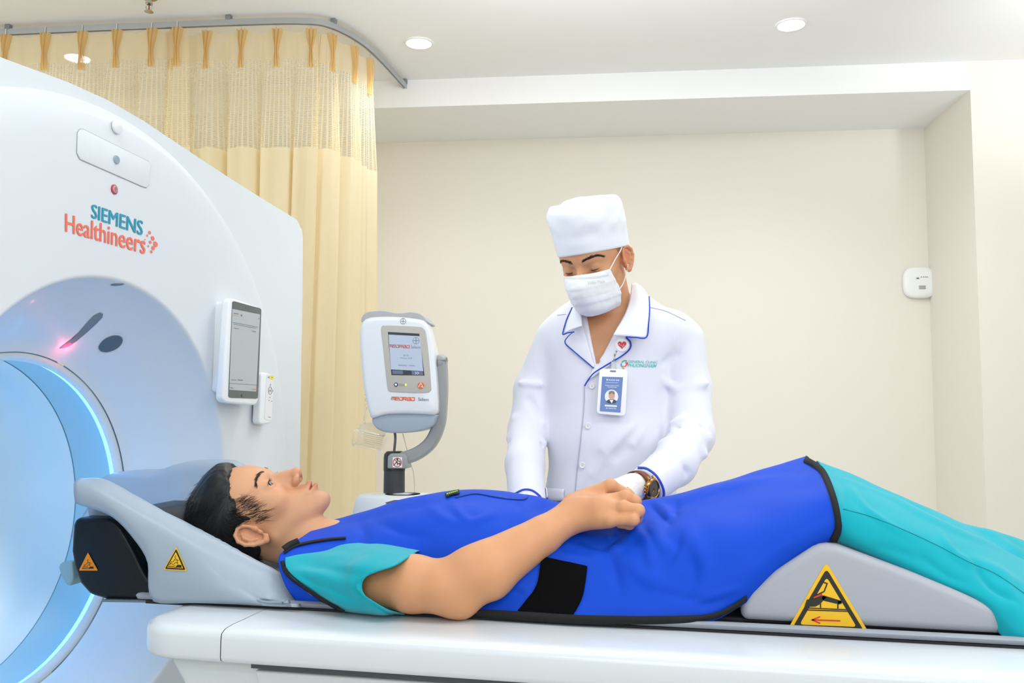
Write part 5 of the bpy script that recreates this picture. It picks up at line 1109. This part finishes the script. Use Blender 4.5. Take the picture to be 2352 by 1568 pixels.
# ---- mask
maskm = mat('mask_white', '#f2f3f5', .85, spec=.2, sheen=.1, bump=.08, bscale=1200)
mk = []
for z, yc, ys, xl, xs in [(-0.0140, .094, .056, .0615, 2.1), (-0.0192, .110, .054, .0630, 2.0), (-0.0314, .1205, .050, .0640, 2.0), (-0.0453, .1225, .045, .0650, 2.2), (-0.0575, .1205, .036, .0650, 2.3), (-0.0714, .117, .032, .0660, 2.4), (-0.0853, .110, .027, .064, 2.5), (-0.1010, .101, .022, .058, 2.6), (-0.1150, .082, .012, .046, 2.4)]:
    r = []
    for i in range(15): u = -1 + 2 * i / 14; r.append(np.array([u * xl, ys + (yc - ys) * (1 - abs(u) ** xs), z + (.004 * (1 - abs(u)) if z > -.02 else 0) - .0 * abs(u)]))
    mk.append(r)
def maskd(G):
    z = G[..., 2]; u = G[..., 0] / .064; pl = 0
    for k, zz in enumerate((-.040, -.059, -.078)): t = (z - zz + .006 * u * u) / .0035; pl = pl + .0022 * (1 / (1 + np.exp(-t * 2.2)) - .5) * np.exp(-(t / 7) ** 2)
    c = np.array([0, .02, -.06]); d = G - c; d /= np.linalg.norm(d, axis=2)[..., None]; w = .0006 * snoise(G.reshape(-1, 3).astype(np.float32), 220, 2).reshape(z.shape) + .0012 * snoise((G * [1, 1, 2]).reshape(-1, 3).astype(np.float32), 70, 5).reshape(z.shape)
    return TX((G + d * (pl + w)[..., None]).reshape(-1, 3)).reshape(G.shape)
mask = sheet('face_mask', mk, 80, 70, maskm, person2, thick=.0012, disp=maskd, label='white pleated disposable face mask')
mb = bvh_of(mask)
for py in (0, 2.6): band3('mask_stitching', [(1296, 637 + py), (1330, 638 + py), (1370, 635 + py), (1398, 630 + py)], .8, surf(mb, .0004), mat('mask_stitch', '#d6d9dd', .8), mask, n=24, th=.0006)
J = Joint(); text(J, 'Hello Mask', [(1350, 646), (1389, 642), (1390, 649), (1351, 654)], surf(mb, .0006), bold=.0); o = J.build('mask_print', mat('mask_print_grey', '#cfd3d8', .8), mask, False); o['kind'] = 'stuff'
for s in (-1, 1):
    a = [TX([s * .061, .056, -.016]), TX([s * .070, .034, .002]), TX([s * .079, .012, .018]), TX([s * .080, -.004, .028])]; b = [TX([s * .065, .036, -.070]), TX([s * .072, .018, -.058]), TX([s * .078, -.002, -.034]), TX([s * .079, -.016, -.020])]
    tube('ear_loop', a, .0014, maskm, mask, n=14, seg=8); tube('ear_loop', b, .0012, maskm, mask, n=14, seg=8)
# ---- gloved hands
def hand_sdf(wr, pal, tips, th, s=1):
    def f(p):
        d = cap(p, wr, pal[0] * .5 + pal[3] * .5, .027, .022)
        for m_ in pal: d = smin(d, cap(p, wr + (m_ - wr) * .25, m_, .018, .0125), .012)
        for m_, (a, b, c) in zip(pal, tips): d = smin(d, smin(cap(p, m_, a, .0115, .0105), smin(cap(p, a, b, .0105, .0092), cap(p, b, c, .0092, .008), .003), .003), .005)
        return smin(d, chain(p, th, [.017, .0145, .012, .0095], .005), .01)
    return f
wr = P(1452, 1120, 1.80); pal = [P(1418, 1140, 1.73), P(1412, 1128, 1.745), P(1406, 1120, 1.765), P(1404, 1118, 1.79)]
tips = [(P(1398, 1158, 1.71), P(1392, 1172, 1.715), P(1396, 1182, 1.73)), (P(1388, 1150, 1.72), P(1378, 1166, 1.72), P(1378, 1178, 1.735)), (P(1380, 1144, 1.745), P(1368, 1162, 1.74), P(1366, 1174, 1.75)), (P(1380, 1142, 1.775), P(1368, 1158, 1.765), P(1366, 1168, 1.77))]
th = [P(1448, 1130, 1.775), P(1440, 1150, 1.74), P(1424, 1164, 1.715), P(1408, 1172, 1.705)]
f_ = hand_sdf(wr, pal, tips, th); gw = P(1486, 1115, 1.845)
V, Q = sdf_mesh(lambda p: smin(f_(p), cap(p, wr, gw, .0275, .0285), .01) - .0006 * snoise(p * np.array([1, 1, 1], np.float32), 300, 3), (-.35, 1.66, 1.0), (.02, 1.90, 1.22), .0024); glove = fast('glove', V, Q, gl, person2, label='ivory latex glove')
band3('glove_cuff', [(1440, 1118), (1452, 1127), (1461, 1140), (1465, 1156)], 2, surf(bvh_of(glove), .001), mat('glove_rim', '#e8d9a0', .5), glove, n=14, th=.0012)
wr = P(1212, 1150, 1.88); o_ = np.array([.0, 0, 0])
pal = [wr + [.03 - .018 * i, -.075, -.012] for i in range(4)]; tips = [(m_ + [0, -.035, -.006], m_ + [0, -.055, -.022], m_ + [0, -.060, -.036]) for m_ in pal]; th = [wr + [.022, -.02, -.005], wr + [.045, -.045, -.012], wr + [.058, -.066, -.018], wr + [.062, -.082, -.022]]
f2_ = hand_sdf(wr, pal, tips, th); V, Q = sdf_mesh(lambda p: f2_(p), wr - [.12, .18, .1], wr + [.12, .05, .08], .003); fast('glove', V, Q, gl, person2)
# ---- wristwatch
wc = P(1484, 1128, 1.792); wn = np.array([.68, -.72, -.02]); wn /= np.linalg.norm(wn)
aw = gw - P(1452, 1120, 1.80); aw /= np.linalg.norm(aw); wn = wn - aw * np.dot(wn, aw); wn /= np.linalg.norm(wn); ws = np.cross(aw, wn)
gold = mat('rose_gold', '#c98f55', .2, metal=1); lea = mat('strap_leather_brown', '#7e3f24', .5, bump=.2, bscale=500)
ctr = P(1464, 1118.2, 1.816); WR_ = .0315
J = Joint(); V = []
for i in range(41):
    a = 2 * pi * i / 40; rr = WR_
    for ww, dr in ((-.009, 0), (-.0085, .0018), (0, .0024), (.0085, .0018), (.009, 0)): V.append(ctr + aw * ww + (wn * cos(a) + ws * sin(a)) * (rr + dr))
J.add(V, gridfaces(41, 5)); strap = J.build('wristwatch', lea, person2, label='wristwatch with brown leather strap and rose-gold case'); sm = strap.modifiers.new('s', 'SOLIDIFY'); sm.thickness = .0015
cc = ctr + wn * (WR_ + .001)
lathe('watch_case', [(.0185, -.001), (.0205, .001), (.0208, .006), (.0195, .009), (.0172, .0098), (.0165, .0085)], gold, strap, o=cc, ax=wn, seg=40)
dial = lathe('watch_dial', [(.0002, .0078), (.0166, .0078)], mat('dial_dark', '#2b2624', .2, coat=.6), strap, o=cc, ax=wn, seg=40)
for a, r1, r2 in ((.5, .010, 0), (2.2, .013, 0)): tube('watch_hand', [cc + wn * .0084, cc + wn * .0084 + (aw * cos(a) + ws * sin(a)) * r1], .0005, gold, strap, seg=6)
for k in (-1, 0, 1): tube('crown', [cc + wn * .004 - aw * .019 + ws * .007 * k, cc + wn * .004 - aw * .025 + ws * .007 * k], [.0022, .0026], gold, strap, seg=12)
for k in (-1, 1):
    for l in (-1, 1): tube('lug', [cc + wn * .004 + ws * k * .018 + aw * l * .009, cc + wn * -.002 + ws * k * .0245 + aw * l * .009], [.0025, .002], gold, strap, n=4, seg=8)
# ---- badge reel + id badge
bd = empty('id_badge', P(1406, 900, 1.95), 'white-framed blue identity badge hanging from a heart badge reel on the coat', 'badge')
c = surf(cb, .0065)(1428, 793); nrm = (CAM - c) / np.linalg.norm(CAM - c); nrm = nrm * [.8, 1, .4]; nrm /= np.linalg.norm(nrm); cx_ = np.cross([0, 0, 1.0], nrm); cx_ = -cx_ / np.linalg.norm(cx_); cz_ = np.cross(cx_, nrm); cz_ = cz_ if cz_[2] > 0 else -cz_
if cx_[0] < 0: cx_ = -cx_
reel = lathe('badge_reel', [(.0002, .003), (.0145, .0028), (.0162, .0012), (.0164, -.002), (.015, -.005)], mat('reel_white', '#f7f4f4', .3, coat=.4), bd, o=c, ax=nrm, seg=36, label='round white reel with a red heart')
J = Joint(); hp = []
for t in np.linspace(0, 2 * pi, 30, endpoint=False): hp.append((16 * sin(t) ** 3, 13 * cos(t) - 5 * cos(2 * t) - 2 * cos(3 * t) - cos(4 * t)))
J.add([c + nrm * .0034] + [c + nrm * .0034 + cx_ * x * .00062 + cz_ * (y + 1) * .00062 for x, y in hp], [(0, 1 + i, 1 + (i + 1) % 30) for i in range(30)]); J.build('heart', mat('heart_red', '#e0343f', .4), reel, False)
J = Joint(); el = [(-12, -2), (-7, 4), (-5, -1), (-1, -1), (2, -6), (4, 2), (7, -3), (11, -8)]
for i in range(len(el) - 1):
    a = np.array(el[i], float); b = np.array(el[i + 1], float); t = (b - a) / np.linalg.norm(b - a); n = np.array([-t[1], t[0]]) * .5
    J.add([c + nrm * .0038 + cx_ * q[0] * .00085 + cz_ * q[1] * .00085 for q in (a + n, a - n, b - n, b + n)], [(0, 1, 2, 3)])
J.build('heartbeat_line', mat('line_pale', '#f3d2cc', .5), reel, False)
steel = mat('steel', '#b7b3ae', .25, metal=1)
pl = [surf(cb, .006)(x, y) for x, y in [(1416, 806), (1412, 815), (1411, 826), (1409, 834)]]
for i in range(3): tube('clip_link', [pl[i], pl[i + 1]], [.0022, .0014, .0024], steel, bd, n=6, seg=8)
lathe('clip_snap', [(.0002, .002), (.003, .002), (.0036, 0), (.0036, -.001)], steel, bd, o=pl[3], ax=nrm, seg=16)
o_ = surf(cb, .012)(1406, 900); bn = np.array([.13, -1, .10]); bn /= np.linalg.norm(bn)
BP = lambda x, y, k=0: onP(x, y, o_ + bn * (.003 + k), bn)
prism('strap_tab', [BP(x, y, -.001) for x, y in [(1404, 830), (1413, 831), (1414, 852), (1404, 852)]], -bn * .0006, mat('clear_strap', '#e9ebee', .2, trans=.4), bd)
q = rquad([(1377, 846), (1442, 848), (1436.5, 955.5), (1370, 949.5)], 9)
prism('holder', [BP(x, y) for x, y in q], -bn * .004, mat('badge_white', '#fbfbfc', .3, coat=.3), bd, bev=.001)
pj = lambda x, y: BP(x, y, .0003)
J = Joint(); V, F = filled('', rquad([(1401, 850), (1415, 850.5), (1415, 854.5), (1401, 854)], 2), pj, None, rings=1, raw=True); J.add(V, F); J.build('slot', mat('slot_grey', '', .5), bd, False)
card = mesh('card', [pj(*p) for p in [(1383, 864.5), (1431, 866), (1425, 947.5), (1377.5, 944)]], [(0, 1, 2, 3)], mat('card_blue', '#4a74b8', .3, coat=.4), bd, False)
pj2 = lambda x, y: BP(x, y, .0006); pj3 = lambda x, y: BP(x, y, .0009); pj4 = lambda x, y: BP(x, y, .0012)
J = Joint()
text(J, 'PHUONG NAM', [(1398, 870.5), (1422, 871), (1422, 875), (1398, 874.5)], pj2, bold=.01); text(J, 'PHONG KHAM DA KHOA', [(1390, 883.5), (1422, 884.5), (1422, 887), (1390, 886)], pj2, bold=.01); text(J, 'PHUONG NAM', [(1396, 887.5), (1416, 888), (1416, 890.5), (1396, 890)], pj2, bold=.01)
stroke([(1393, 872), (1396, 872)], 4, pj2, J); stroke([(1391, 878), (1420, 879)], .7, pj2, J); stroke([(1389, 931), (1417, 932.5)], 3.6, pj2, J); text(J, 'DO THANH TIEN', [(1392, 935.5), (1415, 936.5), (1415, 939.5), (1392, 938.5)], pj2, bold=.01)
o = J.build('card_print', mat('print_white', '#f3f6fb', .5), bd, False); o['kind'] = 'stuff'
J = Joint()
V, F = filled('', [(1404.5 + 15.5 * cos(a), 910.5 + 16 * sin(a)) for a in np.linspace(0, 2 * pi, 30)[:-1]], pj2, None, rings=1, raw=True); J.add(V, F, 0)
V, F = filled('', [(1392, 921), (1398, 917), (1411, 917), (1417, 921.5), (1412, 925.5), (1404, 927), (1396, 925)], pj3, None, rings=1, raw=True); J.add(V, F, 1)
V, F = filled('', [(1400, 918), (1409, 918), (1405, 926.5)], pj4, None, rings=1, raw=True); J.add(V, F, 0)
V, F = filled('', [(1405 + 7.2 * cos(a), 908 + 9.8 * sin(a)) for a in np.linspace(0, 2 * pi, 20)[:-1]], pj3, None, rings=1, raw=True); J.add(V, F, 2)
V, F = filled('', [(1398, 906), (1398.5, 899), (1405, 896.5), (1411.5, 899), (1412, 906), (1409, 901.5), (1401, 901.5)], pj4, None, rings=1, raw=True); J.add(V, F, 3)
J.build('portrait', [mat('print_white', '', .5), mat('print_dark', '#4a4d55', .5), mat('print_skin', '#dcae92', .5), mat('print_grey', '#8d8a8a', .5)], bd, False, label='small round portrait photo')
# ================================================================== CONTRAST INJECTOR
ij = empty('contrast_injector', P(910, 1200, 2.15) * [1, 1, 0], 'white contrast injector head with touch screen on a curved grey arm and dark pole', 'injector')
iw = mat('injector_white', '#eef2f6', .3, coat=.3); ig = mat('injector_warm_grey', '#c3bfb6', .45); iarm = mat('injector_arm_grey', '#9fa2a3', .4, coat=.1); ipole = mat('pole_charcoal', '#3d4145', .5, bump=.3, bscale=600)
IY = 2.12
def IP(x, y, k=0): 
    d = ray(x, y); n = np.array([.10, -1, .02]); n /= np.linalg.norm(n); return onP(x, y, np.array(P(915, 860, IY)) + n * k, n)
inn2 = np.array([.10, -1, .02]); inn2 /= np.linalg.norm(inn2)
hd_o = [(833, 738), (850, 728), (900, 726), (950, 730), (975, 736), (984, 750), (996, 800), (1003, 870), (1006, 930), (1005, 945), (1001, 953), (960, 951.5), (920, 951), (885, 953), (866, 958), (856, 962), (849, 950), (836, 890), (828, 800), (828, 755)]
# housing: front face, rounded back
J = Joint(); hc = np.array([918, 845.]); o2 = cr(hd_o, 72, True); V = []; lay = [(.90, .0035), (.965, .002), (.99, -.003), (1.0, -.012), (1.0, -.05), (.96, -.085), (.80, -.11), (.4, -.12), (.01, -.122)]
V.append(IP(*hc, .004))
for k, dz in lay: V += [IP(*(hc + (p - hc) * k), dz) if dz > -.02 else IP(*(hc + (p - hc) * k), -.012) - inn2 * (-dz - .012) for p in o2]
F = [(0, 1 + j, 1 + (j + 1) % 72) for j in range(72)]
for r in range(len(lay) - 1): F += [(1 + r * 72 + j, 1 + (r + 1) * 72 + j, 1 + (r + 1) * 72 + (j + 1) % 72, 1 + r * 72 + (j + 1) % 72) for j in range(72)]
J.add(V, F); head_ = J.build('display_housing', iw, ij)
prism('top_cap', [IP(x, y, -.004) for x, y in cr([(829, 738), (833, 724), (846, 716), (880, 713), (915, 719), (945, 716), (968, 722), (982, 738), (979, 742), (950, 735), (900, 731), (850, 733), (833, 742)], 40, True)], -inn2 * .10, mat('injector_top_grey', '#b6b8ba', .4), ij, bev=.002)
prism('lower_bowl', [IP(x, y, -.006) for x, y in cr([(853, 962), (866, 956), (885, 951), (930, 949), (1000, 952), (1001, 958), (997, 972), (990, 980), (960, 990), (925, 994), (890, 993), (868, 986), (858, 976)], 40, True)], -inn2 * .09, mat('injector_bowl_grey', '#a8b6c4', .3, coat=.3), ij, bev=.004)
prism('screen_surround', [IP(x, y, .0055) for x, y in cr([(875, 758), (877, 749), (890, 747), (960, 750), (972, 754), (978, 765), (985, 820), (990, 885), (989, 897), (975, 902), (905, 900), (893, 897), (889, 885), (881, 810)], 60, True)], -inn2 * .004, ig, ij, bev=.001)
scr = mesh('screen', [IP(*p, .0062) for p in [(891, 762), (963, 766), (975, 862), (899, 861)]], [(0, 1, 2, 3)], mat('lcd_glass_dark', '#3d454f', .2, coat=.5), ij, False)
mesh('display', [IP(*p, .0066) for p in [(892.5, 768), (965, 772), (972, 852), (898, 848)]], [(0, 1, 2, 3)], mat('lcd_lit', '#a9b4c4', .25, emis='#aebccf', estr=.32), scr, False)
a6 = lambda x, y: IP(x, y, .0070)
J = Joint()
def letters(J, s, quad, pj, w, mi=0):
    G = {'m': [[(0, 0), (0, 1), (1, 1), (1, 0)], [(.5, 1), (.5, 0)]], 'e': [[(1, 0), (0, 0), (0, 1), (1, 1), (1, .5), (0, .5)]], 'D': [[(0, 1), (1, 1), (1, 0), (0, 0), (0, .6)]], 'R': [[(0, 0), (0, 1), (1, 1), (1, .5), (.3, .5), (1, 0)]], 'a': [[(0, 1), (1, 1), (1, 0), (0, 0), (0, .5), (1, .5)]]}
    q = np.array(quad, float); n = len(s)
    for i, ch in enumerate(s):
        for L in G[ch]:
            pts = []
            for x, y in L: u = (i + .08 + .74 * x + .08 * y) / n; pts.append(tuple((q[3] * (1 - u) + q[2] * u) * (1 - y) + (q[0] * (1 - u) + q[1] * u) * y))
            stroke(pts, w, pj, J, mi)
letters(J, 'meDRaD', [(893, 791.5), (941, 793), (941.5, 799), (893, 797)], a6, 1.5); o = J.build('screen_lettering', mat('lcd_red', '#c0655f', .5), scr, False); o['kind'] = 'stuff'
J = Joint(); text(J, 'Salient', [(944, 793), (966, 794.5), (966.5, 800.5), (944.5, 799.5)], a6); text(J, '2017A', [(926, 814), (938, 815), (938, 818), (926, 817)], a6); text(J, 'Version 14.0', [(919, 820), (946, 821), (946, 824), (919, 823)], a6); text(J, 'EMERGENCY', [(915, 837), (935, 838), (935, 841), (915, 840)], a6); text(J, 'Salient', [(940, 837.5), (953, 838), (953, 841), (940, 840.5)], a6)
stroke([(955.5 + 7.5 * cos(a), 782 + 7.5 * sin(a)) for a in np.linspace(0, 2 * pi, 24)], .8, a6, J); stroke([(949, 782), (962, 782)], 1.2, a6, J); stroke([(955.5, 775), (955.5, 789)], 1.2, a6, J)
o = J.build('screen_text', mat('lcd_text', '#6f7c8e', .5), scr, False); o['kind'] = 'stuff'
J = Joint(); J.add([a6(*p) for p in [(901, 850), (925, 850.5), (926, 859), (902, 858.5)]], [(0, 1, 2, 3)]); J.add([a6(*p) for p in [(945, 851.5), (971, 852), (972, 861), (946, 860.5)]], [(0, 1, 2, 3)]); o = J.build('soft_keys', mat('lcd_key', '#6d7a97', .4), scr, False); o['kind'] = 'stuff'
J = Joint(); a7 = lambda x, y: IP(x, y, .0074)
for k in (0, 5): stroke([(953 + k, 853.5), (957 + k, 856.5), (953 + k, 859.5)], 1, a7, J)
o = J.build('arrow_mark', mat('print_white', '', .5), scr, False); o['kind'] = 'stuff'
def idisc(name, x, y, r, m, k, parent=ij): return lathe(name, [(.0001, .0016), (r * .9, .0014), (r, -.001)], m, parent, o=IP(x, y, k), ax=inn2, seg=24)
b1 = idisc('power_button', 909.5, 883, .0055, mat('navy', '#1f3b6e', .4), .0058); idisc('button_face', 909.5, 883, .0033, mat('print_white', '', .5), .0062, b1)
idisc('status_light', 932, 883.5, .0025, mat('led_green', '#b9e83a', .4, emis='#b8f02a', estr=1.2), .006)
J = Joint(); stroke([(916, 881.5), (930, 882.5)], 1, lambda x, y: IP(x, y, .006), J); stroke([(916, 885), (930, 885.5)], 1, lambda x, y: IP(x, y, .006), J); o = J.build('print_lines', mat('print_mid', '#8f8c86', .5), ij, False); o['kind'] = 'stuff'
b2 = idisc('abort_button', 966.5, 885, .0088, mat('button_orange', '#ef7322', .35, coat=.3), .0062)
J = Joint(); stroke([(961, 889), (966.5, 879), (972, 889.5), (966.5, 887)], 1.4, lambda x, y: IP(x, y, .0082), J); J.build('button_symbol', mat('print_white', '', .5), b2, False)
J = Joint(); a5 = lambda x, y: IP(x, y, .0048); letters(J, 'meDRaD', [(899, 911.5), (953, 913), (953, 920), (898, 918)], surf(bvh_of(head_), .0006), 1.9); o = J.build('maker_lettering', mat('ink_orange', '#e0683c', .5), ij, False)
o['kind'] = 'stuff'; HS = surf(bvh_of(head_), .0006)
J = Joint(); text(J, 'Salient', [(961, 912.5), (985.5, 914), (985, 921), (960.5, 920)], HS, bold=.004); stroke([(926 + 6.3 * cos(a), 737.5 + 6.3 * sin(a)) for a in np.linspace(0, 2 * pi, 24)], .9, HS, J); stroke([(921, 737.5), (931, 737.5)], 1.1, HS, J); stroke([(926, 732.5), (926, 742.5)], 1.1, HS, J); o = J.build('model_lettering', mat('print_mid_dark', '#73767a', .5), ij, False); o['kind'] = 'stuff'
# arm: pivot knob on the right, curving down and back to the pole
ar_ = [IP(1014, 828, -.05), IP(1016, 870, -.05), IP(1014, 930, -.05), IP(1008, 975, -.05), IP(990, 1015, -.05), IP(960, 1040, -.05), IP(925, 1053, -.05), IP(900, 1058, -.05)]
T_, N_, B_ = frames(cr(ar_, 60)); PP_ = cr(ar_, 60); V = []
for i, p in enumerate(PP_):
    t = T_[i]; s_ = np.cross(t, inn2); s_ /= np.linalg.norm(s_); w = .0135 + .004 * (i / 59); d = .018
    for a, b in [(-1, -.6), (-.8, -1), (.8, -1), (1, -.6), (1, .6), (.8, 1), (-.8, 1), (-1, .6)]: V.append(p + s_ * w * a - inn2 * d * b * -1)
J = Joint(); J.add(V, gridfaces(60, 8, False, True) + [tuple(range(8))[::-1], tuple(range(59 * 8, 60 * 8))]); o = J.build('curved_arm', iarm, ij); sharp(o, 50); md = o.modifiers.new('b', 'BEVEL'); md.width = .003; md.segments = 2
tube('pivot', [IP(998, 832, -.05), IP(1026, 832, -.05)], [.012, .021, .021, .014], iarm, ij, n=8, seg=24); tube('pivot_ring', [IP(1002, 836, -.048), IP(1007, 836, -.048)], .021, steel, ij, seg=24)
tube('cable', [IP(905, 985, -.05), IP(908, 1005, -.05), IP(905, 1040, -.05)], .0035, mat('cable_grey', '#6f7273', .5), ij, n=12, seg=8)
pb_ = IP(906, 1058, -.05)
def pz(y): return P(906, y, pb_[1])[2] - pb_[2]
lathe('pole_collar', [(.001, pz(1036)), (.020, pz(1036)), (.0265, pz(1042)), (.028, pz(1050)), (.028, pz(1080)), (.001, pz(1080))], mat('collar_dark', '#2d3236', .4), ij, o=pb_, seg=40)
prism('arm_socket', [IP(x, y, -.018) for x, y in [(890, 1048), (897, 1041), (930, 1041), (935, 1050), (935, 1076), (889, 1076)]], -inn2 * .05, iarm, ij, bev=.004)
lathe('pole', [(.027, pz(1080)), (.0275, pz(1131)), (.0275, pz(1240))], ipole, ij, o=pb_, seg=40)
lathe('pole_gap', [(.0265, pz(1076)), (.0265, pz(1084))], BLK, ij, o=pb_, seg=40)
st = prism('no_sitting_sticker', [IP(x, y, -.0165) for x, y in rquad([(902, 1049.5), (923.5, 1049.5), (923.5, 1073.5), (901.5, 1073)], 1.5)], -inn2 * .0012, mat('sticker_white', '#f4f4f4', .4), ij)
J = Joint(); s8 = lambda x, y: IP(x, y, -.0161)
V, F = filled('', [(912.5 + 2.2 * cos(a), 1054.5 + 2 * sin(a)) for a in np.linspace(0, 2 * pi, 12)[:-1]], s8, None, rings=1, raw=True); J.add(V, F, 0)
for L in ([(913, 1057), (910, 1062), (914, 1064), (912, 1068)], [(910, 1062), (906, 1066), (904, 1069)], [(913, 1058), (919, 1059), (919, 1067)], [(915, 1064), (919, 1064)]): stroke(L, 1.7, s8, J, 0)
stroke([(912.5 + 9.4 * cos(a), 1061.5 + 9.8 * sin(a)) for a in np.linspace(0, 2 * pi, 28)], 1.5, lambda x, y: IP(x, y, -.0158), J, 1); stroke([(906, 1055), (919, 1068)], 1.4, lambda x, y: IP(x, y, -.0158), J, 1)
o = J.build('sticker_print', [sblk, red], st, False); o['kind'] = 'stuff'
# base console below the pole
cbz = P(906, 1150, pb_[1])[2]; bc = np.array([P(925, 1150, 2.13)[0], 2.13, cbz])
def oval(rx, ry, z, n=48, dy=0): return [bc + np.array([rx * cos(a), dy + ry * sin(a), z]) for a in np.linspace(0, 2 * pi, n, endpoint=False)]
J = Joint(); pr = [(.045, .045, .022), (.062, .060, .020), (.070, .066, .014), (.076, .072, .002), (.080, .078, -.02), (.086, .085, -.06), (.095, .095, -.2), (.10, .10, -.5), (.13, .13, -.9), (.16, .2, -1.0), (.16, .2, -bc[2] + .06)]
pr = [(a + (.05 if i > 0 else 0), b, c) for i, (a, b, c) in enumerate(pr)]; V = []
for a, b, c in pr: V += oval(a, b, c)
V.append(bc + [0, 0, .022]); J.add(V, gridfaces(len(pr), 48, False, True) + [(len(V) - 1, (j + 1) % 48, j) for j in range(48)]); J.build('base_console', mat('console_white', '#e3e8ea', .35, coat=.2), ij)
J = Joint(); V, F = filled('', [(884, 1154), (905, 1148), (930, 1147), (980, 1147), (985, 1157), (950, 1163), (900, 1166)], lambda x, y: onZ(x, y, bc[2] + .024), None, rings=2, raw=True); J.add(V, F); o = J.build('console_recess', mat('recess_dark', '#4d5557', .3), ij); 
for x, y in ((-.1, -.12), (.12, -.12), (-.1, .14), (.12, .14)): lathe('caster', [(.001, -.03), (.028, -.03), (.03, 0), (.028, .03), (.001, .03)], BLK, ij, o=(bc[0] + x, bc[1] + y, .031), ax=(1, 0, 0), seg=20)
# hanging clear syringe sleeve and tubing
clear = mat('clear_plastic', '#f4f1e8', .12, trans=.75, alpha=.55, ior=1.2)
sy = empty('syringe_shield', IP(860, 1005, -.07), 'clear plastic syringe sleeve hanging under the left of the injector head', 'syringe')
tube('barrel', [IP(816, 1004, -.07), IP(882, 1018, -.07)], [.0215, .0225], clear, sy, seg=28, caps=False); tube('rim', [IP(814, 1004, -.07), IP(817.5, 1004.5, -.07)], .0235, clear, sy, seg=28, caps=False)
prism('shoulder', [IP(x, y, -.06) for x, y in [(822, 986), (826, 973), (850, 970), (878, 974), (884, 990), (880, 1000), (840, 990)]], -inn2 * .025, clear, sy, bev=.003)
for k in range(6): stroke_y = 992 + k * 4.5
J = Joint()
for k in range(6): stroke([(835, 993 + k * 4.6), (880, 1002 + k * 4.6)], .8, lambda x, y: IP(x, y, -.046), J)
o = J.build('graduations', mat('grad_tan', '#c9b896', .6), sy, False); o['kind'] = 'stuff'
tube('nozzle', [IP(840, 972, -.07), IP(838, 955, -.07), IP(841, 935, -.07)], [.006, .0025, .002], clear, sy, n=10, seg=10)
tube('coil_tube', [IP(841 + 2.5 * sin(k * 1.3), 940 - k * 2.6, -.07 + .003 * cos(k * 1.3)) for k in range(24)], .0012, clear, sy, n=80, seg=6)
tube_m = mat('iv_tube_clear', '#efe9da', .2, trans=.5, alpha=.8)
iv = tube('infusion_line', cr([IP(925, 995, -.08), IP(929, 1010, -.08), IP(934, 1030, -.08), IP(942, 1060, -.08), IP(950, 1085, -.08), IP(952, 1110, -.08), IP(953, 1150, -.08)], 60), .0016, tube_m, None, seg=8); tag(iv, 'thin clear infusion line hanging behind the injector pole', 'tube')
# prints too small to pick apart
for o in bpy.data.objects:
    if o.type == 'MESH' and o.parent and o.name.split('.')[0] in ('markings', 'screen_print', 'screen_accent', 'button_marks', 'maker_lettering', 'portrait', 'hair_strands', 'eyebrow', 'eyelashes', 'panel_gap', 'heartbeat_line', 'warning_sign', 'warning_label') and 'kind' not in o: 
        if o.name.split('.')[0] not in ('warning_sign', 'warning_label', 'panel_gap', 'portrait', 'heartbeat_line', 'maker_lettering'): o['kind'] = 'stuff'
